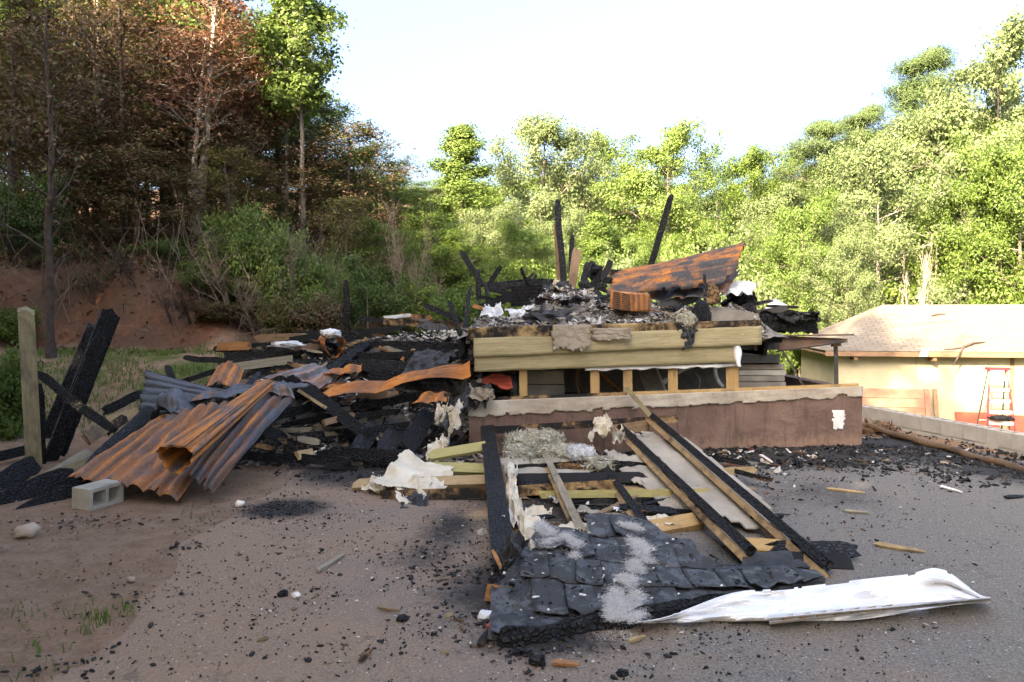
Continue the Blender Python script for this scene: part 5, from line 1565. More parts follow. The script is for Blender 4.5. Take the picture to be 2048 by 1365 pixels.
# rolled eave edge below the shingles, felt flaps
patch('felt_edge', lambda u, v: Vector((-.06 + 1.4 * u, eave_y(-.06 + 1.4 * u) - .02 - .07 * v * (1 - .65 * u) + .02 * fbm(u * 8, v * 3), .085 - .085 * v + .03 * math.sin(v * 3.1) * (1 - .6 * u) + .015 * fbm(u * 10, v * 4))), 50, 10, CHAR, rs, .008)
patch('felt_flap', lambda u, v: bil([P(1480, 1140, 4.95), P(1590, 1128, 4.95), P(1575, 1105, 5.1), P(1495, 1108, 5.1)], u, v) + Vector((0, 0, .03 * math.sin(3.1 * v) + .012 * fbm(u * 4, v * 4))), 16, 10, SHING, rs, .012)
patch('felt_flap', lambda u, v: bil([P(1400, 1180, 4.7), P(1620, 1150, 4.8), P(1600, 1135, 4.95), P(1420, 1150, 4.9)], u, v) + Vector((0, 0, .05 + .03 * fbm(u * 4, v * 4))), 24, 10, FELT, rs, .01)
# glass wool on the section
WOOL = [((1070, 880, 8.55), (.34, .3, .12), INS_Y, 2600, .06), ((1120, 905, 8.2), (.28, .25, .09), INS_Y, 1800, .06), ((1035, 905, 8.2), (.16, .25, .09), INS_Y, 900, .06), ((1090, 930, 7.8), (.2, .15, .05), INS_Y, 700, .05),
        ((1160, 905, 8.0), (.15, .2, .08), INS_W, 900, .05), ((1195, 925, 7.7), (.2, .18, .05), INS_Y, 800, .06)]
rw = random.Random(19)
for (xa, ya, xb, yb, n_, w_) in ((1075, 1080, 1150, 1110, 9, 14), (1260, 1055, 1292, 1110, 7, 9), (1292, 1085, 1240, 1160, 9, 10), (1240, 1165, 1225, 1230, 10, 16), (1275, 1165, 1262, 1225, 6, 7)):
    mb = MB()                                               # matted fibres lying along the tear
    cen = []
    for q in range(n_ * 2):
        t = rw.random()
        px_, py_ = xa + (xb - xa) * t + rw.gauss(0, w_ * .8), ya + (yb - ya) * t + rw.gauss(0, 5)
        g_ = G(px_, py_, .17)
        g_.z = max(.03, min(.3, deck_z(g_.x, max(g_.y, eave_y(g_.x))) + .012)) - (.09 if py_ > 1205 else 0)
        cen.append(g_)
    for q in range(n_ * 650):
        c_ = rw.choice(cen)
        p_ = c_ + Vector((rw.gauss(0, .022), rw.gauss(0, .03), abs(rw.gauss(0, .011))))
        t_ = Vector((rw.gauss(0, 1), rw.gauss(0, 1), rw.gauss(.12, .35))).normalized() * rw.uniform(.010, .050)
        s__ = t_.cross(Vector((rw.gauss(0, 1), rw.gauss(0, 1), rw.gauss(0, 1)))).normalized() * rw.uniform(.0003, .0009)
        k_ = Vector((rw.gauss(0, 1), rw.gauss(0, 1), rw.gauss(0, .6))) * .008
        mb.add([p_ - s__, p_ + s__, p_ + t_ * .5 + k_ + s__, p_ + t_ * .5 + k_ - s__, p_ + t_], [(0, 1, 2, 3), (3, 2, 4)])
    mb.build('glass_wool', INS_W, rs)
for k, (c, rd, mt, n_, hr) in enumerate(WOOL):
    fluff('glass_wool', c, rd, mt, n_, hr, rs, seed=k)
# paper and felt standing up at its left end
crumple('facing_paper', [(1008, 1140, 4.75), (1090, 1135, 4.8), (1085, 1050, 5.6), (1020, 1060, 5.6)], PAPER, None, None, .14, 34, 41, .35, .003, parent=rs)
crumple('facing_paper', [(1012, 1070, 5.5), (1050, 1060, 5.5), (1040, 930, 7.6), (1008, 935, 7.6)], PAPER, None, None, .12, 34, 43, .45, .003, parent=rs)
crumple('facing_paper', [(1075, 1110, 5.0), (1250, 1075, 5.5), (1250, 1045, 5.75), (1090, 1060, 5.6)], PAPER, None, None, .10, 34, 47, .35, .003, parent=rs)
crumple('facing_paper', [(1178, 880, 8.6), (1222, 872, 8.6), (1228, 832, 8.9), (1186, 840, 8.9)], PAPER, None, None, .12, 24, 44, .25, .004, parent=rs)
crumple('facing_paper', [(1226, 905, 8.3), (1260, 880, 8.5), (1250, 855, 8.85), (1224, 860, 8.8)], PAPER, None, None, .10, 24, 46, .45, .004, parent=rs)
crumple('burnt_felt', [(985, 1170, 4.55), (1045, 1120, 4.7), (1064, 1075, 4.75), (990, 1110, 4.8)], FELT, None, None, .12, 26, 51, .3, .006, parent=rs)
crumple('burnt_felt', [(970, 1200, 4.4), (1060, 1200, 4.35), (1075, 1140, 4.75), (985, 1140, 4.75)], CHAR, None, None, .10, 26, 53, .25, .01, parent=rs)
beam('splinter', P(1000, 1150, 4.6), P(1060, 1078, 4.72), .05, .02, CHAR, parent=rs, rough=.3, taper=.2, seed=3)
beam('splinter', P(985, 1100, 4.75), P(1015, 1165, 4.55), .03, .02, W_RED, parent=rs, rough=.3, taper=.4, seed=4)
beam('rafter_end', P(975, 1185, 4.42), P(1035, 1196, 4.36), .10, .07, W_RED, parent=rs, rough=.12, seed=6)

# white trim metal lying along the shingles
tr = thing('trim_sheet', 'long crumpled white trim metal lying at the edge of the charred shingles', 'trim', G(1600, 1220))


def trim_fn(u, v):
    x0 = 1275 + 705 * u
    lo = 1246 - 4 * sm(u, 0, .4) - 36 * sm(u, .55, 1.0)
    hi = 1243 - 62 * sm(u, 0, .33) - 32 * sm(u, .3, .84) + 46 * sm(u, .87, 1.0)
    ridge = 12 * math.exp(-((u - .84) / .05) ** 2)
    py = lo + (hi - ridge - lo) * v
    d0 = (EYE - .02) * FPX / (1246 - HZ)
    d = d0 + .05 + (.62 * v) + .10 * sm(u, .3, 1)
    z = .02 + .055 * v + .03 * fbm(u * 5, v * 3, 2) + .026 * (1 - 2 * abs(mnoise.noise(Vector((u * 7, v * 2.6, 4)))))
    q = G(x0, py, z)
    return q


patch('flat_sheet', trim_fn, 90, 20, WHITE_TRIM, tr, .002, lambda u, v: not (v > .96 and fbm(u * 8, 3) > .1), False)


def chan(u, v):
    x0 = 1535 + 440 * u
    py = 1240 - 42 * u + 26 * (v - .6) * (1 - .55 * u)
    prof = [.02, .065, .075, .045, .05, .015]
    i = min(4, int(v * 5))
    z = prof[i] + (prof[i + 1] - prof[i]) * (v * 5 - i) + .03 * u
    return G(x0, py - 6 * v, z + .02)


soff = patch('soffit_channel', lambda u, v: chan(u, v) + Vector((0, -.03, .0)), 70, 15, WHITE_SOOT, tr, .003, None, False)
for k in range(7):
    u = .06 + .075 * k
    q = chan(u, .72) + Vector((0, -.036, .012))
    beam('vent_slot', q, q + Vector((.06, .02, .004)), .02, .012, W_BROWN, parent=soff)

# ------------------------------------------------------------------ small things on the ground
for k in range(30):
    px, py = R.uniform(1000, 1440), R.uniform(935, 1045)
    q = G(px, py, .03 + .04 * (k % 3))
    a = R.gauss(0, .35) if k % 4 else R.uniform(0, 3.1)
    L_ = R.uniform(.15, .6)
    beam('broken_board', q, q + Vector((math.cos(a) * L_, math.sin(a) * L_, R.uniform(-.02, .05))), R.uniform(.03, .09), .022, [W_PALE, CHAR, W_SCORCH, W_HALF, W_BROWN, CHAR_EDGE][k % 6],
         'broken board lying on the drive beneath the fallen rafters', 'board', 'broken boards beneath the fallen rafters', rough=.22, seed=2300 + k, rag=.12, roll=-.9)
for k in range(14):
    px, py = R.uniform(1010, 1420), R.uniform(930, 1050)
    q = G(px, py, .06)
    s_ = R.uniform(.06, .16)
    a = R.uniform(0, 3.1)
    u_, v_ = Vector((math.cos(a), math.sin(a), .1)) * s_, Vector((-math.sin(a), math.cos(a), .15)) * s_
    crumple('torn_paper', [q - u_ - v_, q + u_ - v_, q + u_ + v_, q - u_ + v_], [PAPER, DRYWALL, ALU][k % 3], 'torn pale scrap lying beneath the fallen rafters', 'scrap', .05, 12, 170 + k, .3, .003, group='torn pale scraps beneath the fallen rafters')
cb = bpy.data.objects.new('concrete_block', bpy.data.meshes.new('concrete_block'))
bb = block_mesh(.38, .19, .20)
cb.data.from_pydata([(v.x, .1 - v.z, v.y + .1) for v in bb.v], [], [tuple(f) for f in bb.f])
cb.data.materials.append(CONC_PALE)
bv = cb.modifiers.new('bevel', 'BEVEL'); bv.width = .008; bv.segments = 2
COL.objects.link(cb)
g0 = G(150, 1022)
cb.location = (g0.x + .10, g0.y + .18, 0.0)
cb.rotation_euler = (math.radians(3), 0, math.radians(74))
tag(cb, 'pale concrete block holding up the corner of the rusty sheets', 'block')
lp0, lp1 = P(1730, 853, 11.3), P(2060, 944, 8.15)
mb = MB()
pts = [lp0.lerp(lp1, i / 14) + Vector((.02 * math.sin(i), 0, .012 * math.sin(i * 1.7))) for i in range(15)]
mb.tube(pts, [.046 + .006 * math.sin(i * 2.1) for i in range(15)], 10)
tag(mb.build('round_log', W_LOG, None, True), 'long dark brown round pole lying along the block wall', 'pole')
fluff('dry_straw', (1745, 858, 11.2), (.35, .2, .06), CHIP_WOOD, 500, .12, None, 'dry straw and splinters at the far end of the pole', 'straw', 6)
for k, (a, b_, w_, mt, lab) in enumerate((
    ((635, 1142), (690, 1108), .035, W_GREY, 'grey lath lying alone on the drive left of the roof section'),
    ((1748, 1088), (1850, 1104), .05, W_PALE, 'tan split stick lying on the drive right of the roof section'),
    ((1652, 977), (1730, 986), .03, W_PALE, 'thin tan stick on the drive right of the drywall'),
    ((1690, 1022), (1740, 1026), .03, W_GREY, 'small grey stick above the tan split stick'),
    ((1880, 973), (1925, 985), .035, PIPE, 'small white strip on the drive near the block wall'),
    ((720, 1322), (742, 1300), .035, W_RED, 'small red brown chip on the drive in the foreground'),
    ((1105, 1325), (1160, 1330), .04, W_RED, 'red brown curved splinter in front of the shingles'),
    ((960, 1290), (975, 1262), .05, W_RED, 'orange splinter at the left corner of the shingles'),
    ((975, 1255), (1008, 1232), .035, ROOFRED, 'dark red splinter beside the orange one'),
    ((1258, 1282), (1290, 1272), .025, W_PALE, 'pale splinter on the drive below the shingles'),
    ((1880, 925), (1925, 936), .05, W_GREY, 'grey board scrap near the pole on the right'),
    ((2010, 995), (2050, 992), .05, CHAR, 'charred scrap at the right edge of the drive'),
    ((755, 1215), (800, 1222), .02, W_BROWN, 'thin bent twig on the drive left of the shingles'),
    ((1520, 910), (1545, 925), .05, PIPE, 'white scrap below the foundation wall'),
    ((1380, 948), (1455, 942), .06, W_PALE, 'clean board piece in the char below the foundation wall'),
)):
    q0, q1 = G(*a, .03), G(*b_, .03)
    beam('stick' if 'stick' in lab or 'twig' in lab else 'splinter', q0, q1, w_, .025, mt, lab, 'stick' if 'stick' in lab else 'scrap', rough=.25, taper=.5, seed=900 + k, roll=-.9)
for k, (px, py, r_, mt, lab, cat) in enumerate((
    (1077, 1330, .045, CHAR, 'largest black char lump in the foreground below the shingles', 'char lump'),
    (1055, 1312, .035, CHAR_ASH, 'grey black char lump left of the largest one', 'char lump'),
    (1035, 1310, .03, CHAR, 'small black char lump at the left of three', 'char lump'),
    (1245, 1352, .03, CHAR, 'black char lump at the lower edge of the picture', 'char lump'),
    (805, 1243, .035, CHAR, 'black char lump alone on the drive left of the shingles', 'char lump'),
    (565, 1193, .035, CHAR, 'black char lump with white chips around it on the left drive', 'char lump'),
    (55, 1072, .09, STONE, 'flat tan stone on the dirt at the left edge', 'stone'),
    (262, 1163, .03, STONE, 'small tan stone in the dirt on the left', 'stone'),
    (480, 1012, .045, PIPE, 'small white stone by the patch of ash', 'stone'),
    (593, 1195, .03, PIPE, 'small white chip next to the black lump on the left drive', 'stone'),
    (970, 1240, .05, ALU, 'white scrap of foil left of the shingles', 'foil'),
)):
    g = G(px, py, .01)
    lump('stone' if cat == 'stone' else 'foil_scrap' if cat == 'foil' else 'char_lump', g + Vector((0, 0, r_ * .45)), (r_, r_ * .8, r_ * .6), mt, lab, cat, amp=.5, freq=1.6, seed=k * 3, sub=2, smooth=cat == 'stone')
crumple('white_board_scrap', [(950, 1098, 5.6), (990, 1095, 5.6), (985, 1062, 5.95), (955, 1062, 5.95)], DRYWALL, 'square cream board scrap left of the leftmost rafter', 'board scrap', .02, 14, 3, .12, .02)

# scattered char and pale chips on the drive, thick where the photograph shows them thick
def zone(n, px, py, sx_, sy_, px2=None, py2=None):
    out = []
    for _ in range(n):
        t = R.random()
        x = R.gauss(px if px2 is None else px + (px2 - px) * t, sx_)
        y = R.gauss(py if py2 is None else py + (py2 - py) * t, sy_)
        if y < 700 or y > 1420:
            continue
        g = G(x, y, .0)
        if g.y < 3.0 or g.y > 12 or fbm(g.x * 1.7, g.y * 1.7, 7) < R.uniform(-.5, .22):
            continue
        out.append((g.x, g.y, max(0.018, h(g.x, g.y) + .008)))
    return out


black = (zone(420, 570, 1020, 45, 12) + zone(600, 1000, 1190, 100, 40) + zone(700, 1500, 905, 130, 14) + zone(1900, 1760, 890, 90, 16, 2040, 955) + zone(700, 1700, 900, 60, 16) + zone(250, 1650, 1000, 160, 60)
         + zone(900, 520, 925, 60, 18, 800, 965) + zone(260, 1080, 1300, 120, 30) + zone(380, 850, 1150, 170, 80) + zone(260, 340, 1090, 60, 12) + zone(200, 60, 1050, 60, 8, 300, 1045) + zone(120, 250, 1230, 60, 60) + zone(900, 1080, 990, 90, 40, 1400, 1010)
         + zone(240, 1500, 1200, 300, 120) + zone(600, 1550, 940, 90, 22) + zone(220, 720, 1090, 130, 60) + zone(120, 130, 1330, 60, 20) + zone(150, 800, 1280, 220, 50) + zone(200, 900, 1110, 60, 30))
chips('scattered_char', black, CHIP_B, .004, .034, .35, 21)
fine = zone(9000, 950, 1130, 330, 140) + zone(2200, 1650, 920, 220, 40) + zone(1400, 300, 1130, 220, 110) + zone(4500, 1500, 1130, 320, 150) + zone(1200, 560, 1020, 70, 18)
chips('char_grit', fine, CHIP_B, .003, .014, .45, 22)
pale = zone(160, 1050, 1240, 200, 80) + zone(200, 1550, 900, 120, 12) + zone(200, 800, 1130, 220, 90) + zone(300, 860, 925, 35, 25) + zone(200, 1100, 960, 130, 40) + zone(120, 1850, 930, 120, 25) + zone(260, 1600, 1150, 260, 130) + zone(60, 760, 1020, 40, 20) + zone(90, 640, 1180, 130, 60)
chips('pale_scraps', pale, CHIP_W, .004, .022, .3, 23)
chips('wood_splinters', zone(160, 1560, 980, 150, 50) + zone(50, 1000, 1280, 120, 40) + zone(500, 1230, 1000, 130, 40) + zone(60, 1750, 1000, 160, 60) + zone(160, 1200, 985, 150, 40) + zone(60, 800, 1240, 160, 60), CHIP_WOOD, .006, .05, .2, 24)
chips('char_bed', zone(1500, 1500, 905, 130, 14) + zone(2200, 1760, 888, 90, 15, 2040, 955) + zone(700, 1640, 930, 120, 20) + zone(500, 1340, 925, 60, 25) + zone(500, 700, 925, 110, 20), CHIP_B, .012, .075, .3, 26, curl=True)
chips('torn_scraps', zone(110, 1520, 910, 120, 14) + zone(60, 1800, 900, 130, 16) + zone(90, 1180, 960, 110, 40) + zone(70, 860, 920, 40, 25) + zone(30, 1560, 950, 60, 15), CHIP_W, .02, .11, .15, 27, curl=True)
chips('broken_slats', zone(110, 1480, 930, 90, 18) + zone(150, 1230, 985, 130, 45) + zone(40, 1700, 920, 90, 20) + zone(40, 850, 960, 60, 20), CHIP_WOOD, .03, .17, .15, 28)
for k in range(14):                                             # burnt wires and cables in the wreck
    if k < 8:
        q = P(R.uniform(480, 900), R.uniform(720, 890), 9.6)
        q.z = left_h(q.x, q.y) + .06
    else:
        q = P(R.uniform(1000, 1400), R.uniform(600, 645), 10.2)
        q.z = top_h(q.x, q.y) + .05
    mb = MB()
    a = R.uniform(0, 6.28)
    pts = [q]
    for s in range(16):
        a += R.gauss(0, .55)
        pts.append(pts[-1] + Vector((math.cos(a), math.sin(a) * .6, R.gauss(0, .35))) * .06)
    mb.tube(pts, [R.choice([.005, .007])] * len(pts), 5)
    tag(mb.build('burnt_wire', COPPER, None, True), 'thin burnt wire curling out of the wreck', 'wire', 'burnt wires in the wreck')
chips('gravel', zone(900, 200, 1130, 200, 120) + zone(300, 60, 1060, 80, 20), island_mat('gravel_stones', [(0, (0.22, 0.15, 0.10)), (0.4, (0.32, 0.25, 0.19)), (0.7, (0.16, 0.10, 0.07)), (.9, (.45, .40, .35))], .9, .2), .004, .018, .7, 25)
for k, (x0, y0, x1, y1, th) in enumerate(((990, 1010, 1260, 1060, .03), (1420, 890, 1700, 915, .05), (1700, 870, 2040, 945, .05))):
    pass
# ------------------------------------------------------------------ trees and shrubs
def lerp_pts(pts, n):
    return pts


class Plant:
    def __init__(s, seed):
        s.r = random.Random(seed)
        s.wood, s.cl = [], []


def grow(seed, H, r0, crown, t0, nprim, up, nsec, lean=0.02, stems=1, seclen=.42, spread=.0, tipclump=True, ter=0):
    p = Plant(seed)
    r = p.r
    for st in range(stems):
        a0 = r.uniform(0, 6.28)
        off = Vector((math.cos(a0), math.sin(a0), 0)) * (spread * (0.15 if stems > 1 else 0))
        drift = Vector((math.cos(a0), math.sin(a0), 0)) * (spread if stems > 1 else 0)
        hh = H * (1 if st == 0 else r.uniform(.7, .97))
        tr_ = []
        n = 12
        wob = Vector((0, 0, 0))
        for i in range(n + 1):
            t = i / n
            wob += Vector((r.gauss(0, 1), r.gauss(0, 1), 0)) * lean * H / n * 1.6
            tr_.append(off + drift * t ** 1.2 + wob + Vector((0, 0, hh * t)))
        rad = [r0 * (1.25 if i == 0 else 1) * (1 - .93 * (i / n)) ** .85 / (1 if stems == 1 else 1.4) for i in range(n + 1)]
        p.wood.append((tr_, rad, 8))

        def at(t):
            f = t * n
            i = min(n - 1, int(f))
            return tr_[i].lerp(tr_[i + 1], f - i)
        for i in range(nprim):
            t = t0 + (1 - t0) * ((i + r.random()) / nprim)
            base = at(min(.995, t))
            L = crown((t - t0) / (1 - t0)) * r.uniform(.6, 1.15)
            az = i * 2.4 + r.uniform(-.5, .5)
            el = up + r.gauss(0, .16) + .5 * max(0, t - .75)
            d = Vector((math.cos(az) * math.cos(el), math.sin(az) * math.cos(el), math.sin(el)))
            pts = [base]
            m_ = 5
            for k in range(m_):
                d = (d + Vector((r.gauss(0, .13), r.gauss(0, .13), r.gauss(.03, .10)))).normalized()
                pts.append(pts[-1] + d * L / m_)
            rb = max(.008, r0 * (1 - t) * .42 + .008)
            p.wood.append((pts, [rb * (1 - .85 * k / m_) for k in range(m_ + 1)], 5))
            for j in range(nsec):
                s = .25 + .75 * (j + r.random()) / nsec
                f = s * m_
                k = min(m_ - 1, int(f))
                b0 = pts[k].lerp(pts[k + 1], f - k)
                d2 = (d + Vector((r.gauss(0, .75), r.gauss(0, .75), r.gauss(.1, .45)))).normalized()
                l2 = L * seclen * r.uniform(.5, 1.1) * (1.25 - .5 * s)
                e = b0 + d2 * l2
                mid = b0.lerp(e, .5) + Vector((r.gauss(0, .06), r.gauss(0, .06), r.gauss(0, .06))) * l2
                p.wood.append(([b0, mid, e], [rb * .4, rb * .28, .004], 3))
                p.cl += [e, mid.lerp(e, .4)]
                for q in range(ter):
                    d3 = (d2 + Vector((r.gauss(0, .8), r.gauss(0, .8), r.gauss(.1, .5)))).normalized()
                    e3 = mid + d3 * l2 * r.uniform(.4, .9)
                    p.wood.append(([mid, e3], [rb * .2 + .002, .003], 3))
                    p.cl.append(e3)
            p.cl.append(pts[-1])
        p.cl.append(tr_[-1])
    return p


def wood_mesh(name, p):
    mb = MB()
    for pts, rad, k in p.wood:
        mb.tube(pts, rad, k, cap=False)
    me = bpy.data.meshes.new(name)
    me.from_pydata(mb.v, [], mb.f)
    me.polygons.foreach_set('use_smooth', [True] * len(me.polygons))
    me.materials.append(BARK)
    return me


def leaf_mesh(name, cl, nper, sig, size, seed, upb=.5, asp=.55, flatz=.75, droop=0.0, dropout=0.0, long=False):
    g = np.random.default_rng(seed)
    c = np.array([tuple(q) for q in cl], dtype=np.float64)
    if dropout:
        c = c[g.random(len(c)) > dropout]
    cnt = g.poisson(nper, len(c))
    c = np.repeat(c, cnt, axis=0)
    n = len(c)
    pos = c + g.normal(size=(n, 3)) * np.array([sig, sig, sig * flatz])
    out = pos * np.array([1, 1, 0.0])
    out /= np.linalg.norm(out, axis=1)[:, None] + 1e-6
    nor = g.normal(size=(n, 3)) * .45 + out * .45 + (pos - c) / sig * .45 + np.array([0, 0, upb])
    nor /= np.linalg.norm(nor, axis=1)[:, None]
    t = np.cross(nor, g.normal(size=(n, 3)))
    t[:, 2] -= droop
    t /= np.linalg.norm(t, axis=1)[:, None]
    b2 = np.cross(nor, t)
    s = (size * g.uniform(.6, 1.3, n))[:, None]
    v = np.empty((n, 4, 3))
    v[:, 0] = pos - t * s * .5
    v[:, 1] = pos + b2 * s * asp * .5 + nor * s * .08
    v[:, 2] = pos + t * s * .5
    v[:, 3] = pos - b2 * s * asp * .5 + nor * s * .08
    me = bpy.data.meshes.new(name)
    me.vertices.add(n * 4)
    me.vertices.foreach_set('co', v.reshape(-1).astype(np.float32))
    me.loops.add(n * 4)
    me.loops.foreach_set('vertex_index', np.arange(n * 4, dtype=np.int32))
    me.polygons.add(n)
    me.polygons.foreach_set('loop_start', np.arange(0, n * 4, 4, dtype=np.int32))
    me.polygons.foreach_set('loop_total', np.full(n, 4, dtype=np.int32))
    me.update(calc_edges=True)
    me.validate()
    me.materials.append(L_GREEN)
    return me


def dome(t):
    return 3.3 * math.sqrt(max(0.03, 1 - (1.55 * t - .55) ** 2)) if t > .0 else 1


PROTO = {}
LOW = {'bush', 'bareshrub', 'lowbush'}


def proto(key, p, H, Rr, **kw):
    lm = leaf_mesh('crown', p.cl, **kw) if kw else None
    pts = np.array([tuple(q) for q in p.cl])                  # measured height and reach of the crown
    PROTO[key] = (wood_mesh('trunk', p), lm, float(pts[:, 2].max()) + (.15 if kw else 0), float(np.percentile(np.abs(pts[:, :2]), 97)) + (.1 if kw else 0))


proto('broad', grow(1, 10, .17, lambda t: 3.4 * math.sqrt(max(.05, 1 - (1.5 * t - .6) ** 2)), .22, 30, .45, 8, ter=1), 10, 3.4, nper=62, sig=.24, size=.135, seed=1, dropout=.25)
proto('broad2', grow(2, 10, .17, lambda t: 3.2 * math.sqrt(max(.05, 1 - (1.7 * t - .8) ** 2)), .30, 24, .6, 8, ter=1), 10, 3.4, nper=62, sig=.23, size=.135, seed=2, dropout=.30)
proto('cone', grow(3, 10, .14, lambda t: 2.1 * (1 - t) ** .75 + .25, .08, 46, .75, 6), 10, 2.1, nper=60, sig=.19, size=.125, seed=3, dropout=.12)
proto('airy', grow(4, 10, .13, lambda t: 2.6 * math.sqrt(max(.05, 1 - (1.4 * t - .5) ** 2)), .35, 22, .6, 7, ter=1), 10, 2.6, nper=30, sig=.22, size=.135, seed=4, dropout=.25)
proto('pine', grow(5, 10, .15, lambda t: 2.6 * (1 - t) ** .6 + .3, .10, 52, .25, 8, seclen=.5), 10, 2.6, nper=80, sig=.24, size=.20, seed=5, asp=.10, flatz=.45, upb=1.0)
proto('dense', grow(6, 10, .16, lambda t: 4.2 * math.sqrt(max(.05, 1 - (1.25 * t - .35) ** 2)), .04, 40, .3, 8, ter=1), 10, 4.2, nper=60, sig=.25, size=.145, seed=6, dropout=.28)
proto('poplar', grow(7, 14, .13, lambda t: 1.9 * math.sqrt(max(.05, 1 - (1.5 * t - .5) ** 2)), .52, 34, .7, 6), 14, 1.9, nper=20, sig=.20, size=.19, seed=7)
proto('scorch', grow(8, 12, .13, lambda t: 2.6 * math.sqrt(max(.1, 1 - (1.2 * t - .3) ** 2)), .18, 40, .45, 9, ter=2), 12, 2.7, nper=9, sig=.22, size=.15, seed=8, droop=.7, dropout=.38, flatz=1)
proto('scorch2', grow(9, 12, .11, lambda t: 2.2 * math.sqrt(max(.1, 1 - (1.2 * t - .3) ** 2)), .3, 30, .6, 8, ter=2), 12, 2.3, nper=9, sig=.2, size=.16, seed=9, droop=.7, dropout=.2, flatz=1)
proto('bare', grow(10, 12, .105, lambda t: 2.0 * (1 - .5 * t), .22, 26, .7, 6, ter=2), 12, 2.0, nper=3, sig=.2, size=.14, seed=10, droop=.8, dropout=.55)
proto('multi', grow(11, 12, .15, lambda t: 1.7 * (1 - .3 * t), .4, 14, .85, 6, stems=4, spread=.75, ter=2, lean=.012), 12, 2.4, nper=7, sig=.18, size=.15, seed=11, droop=.7, dropout=.3)
proto('bush', grow(12, 3, .05, lambda t: 1.5 * (1 - .4 * t), .08, 16, .7, 7, stems=6, spread=1.0), 3, 2.0, nper=9, sig=.20, size=.13, seed=12, droop=.2, dropout=.25)
proto('bareshrub', grow(13, 4, .05, lambda t: 1.2 * (1 - .4 * t), .25, 9, .8, 6, stems=7, spread=1.3, ter=2), 4, 1.9)
proto('lowbush', grow(14, 1.6, .03, lambda t: .9 * (1 - .3 * t), .05, 14, .6, 6, stems=5, spread=.7), 1.6, 1.3, nper=16, sig=.15, size=.11, seed=14)


def place(key, px, top, d, halfpx, leaf, name, label, cat, group=None, bark=None, base=None, rz=None):
    wm, lm, H, Rr = PROTO[key]
    u = (px - CX) / FPX
    x = u * d
    zb = h(x, d) - 0.05 if base is None else base
    zt = EYE + (HZ - top) * d / FPX
    szz = max(.2, (zt - zb) / H)
    sxy = halfpx * d / FPX / Rr
    return plant_at(key, x, d, zb, sxy, szz, leaf, name, label, cat, group, bark, rz)


def plant_at(key, x, y, zb, sxy, szz, leaf, name, label, cat, group=None, bark=None, rz=None):
    wm, lm, H, Rr = PROTO[key]
    t = thing(name, label, cat, (x, y, zb), group)
    t.rotation_euler.z = R.uniform(0, 6.28) if rz is None else rz
    t.scale = (sxy, sxy, szz)
    o = bpy.data.objects.new('trunk' if key not in LOW else 'stems', wm)
    COL.objects.link(o)
    o.parent = t
    o.material_slots[0].link = 'OBJECT'
    o.material_slots[0].material = bark or BARK
    if lm:
        c = bpy.data.objects.new('crown' if key not in LOW else 'foliage', lm)
        COL.objects.link(c)
        c.parent = t
        c.material_slots[0].link = 'OBJECT'
        c.material_slots[0].material = leaf
    return t


T = 'tree'
# --- left wood, front row (named one by one)
place('bare', 105, -120, 14.0, 130, L_BROWN, 'bare_tree', 'slim dark almost leafless tree at the left in front of the red clay bank', T, bark=BARK_D)
place('multi', 385, -90, 20.0, 120, L_RED, 'birch_like_tree', 'pale barked tree with several stems and red scorched leaves', T, bark=BARK_W)
place('multi', 215, -60, 20.5, 70, L_BROWN, 'birch_like_tree', 'thin pale barked tree between the dark slim tree and the red leaved one', T, bark=BARK_W)
place('multi', 455, 60, 21.0, 70, L_RED, 'birch_like_tree', 'thin pale barked tree right beside the one with red scorched leaves', T, bark=BARK_W)
place('poplar', 612, -70, 21.0, 80, L_LIME, 'poplar_tree', 'tall slim tree with a sunlit yellow green crown, right of two', T, bark=BARK)
place('poplar', 572, 0, 22.0, 66, L_GREEN, 'poplar_tree', 'tall slim tree with a green crown, left of two', T, bark=BARK)
place('scorch', 700, 250, 22.0, 130, L_BROWN, 'scorched_tree', 'brown scorched tree right of the two tall slim trees', T, bark=BARK_D)
place('scorch', 690, 395, 19.0, 75, L_MIX, 'scorched_tree', 'low half scorched tree with orange brown leaves over the shrubs', T, bark=BARK_D)
place('scorch2', 480, 20, 22.0, 110, L_RED, 'scorched_tree', 'red brown scorched tree left of the two tall slim trees', T, bark=BARK_D)
place('scorch', 250, -60, 20.0, 150, L_BROWN, 'scorched_tree', 'brown scorched tree between the dark slim tree and the pale barked one', T, bark=BARK_D)
place('scorch2', 25, -80, 17.5, 120, L_BROWN, 'scorched_tree', 'brown scorched tree at the left edge above the clay bank', T, bark=BARK_D)
place('scorch', 270, 300, 18.2, 120, L_BROWN, 'scorched_tree', 'low brown scorched tree on top of the clay bank', T, bark=BARK_D)
place('scorch2', 170, 250, 18.6, 110, L_BROWN, 'scorched_tree', 'low scorched tree right beside the dark slim tree', T, bark=BARK_D)
place('bush', 45, 330, 16.8, 70, L_DARK, 'green_shrub', 'dark green shrub high on the bank at the left edge', 'shrub')
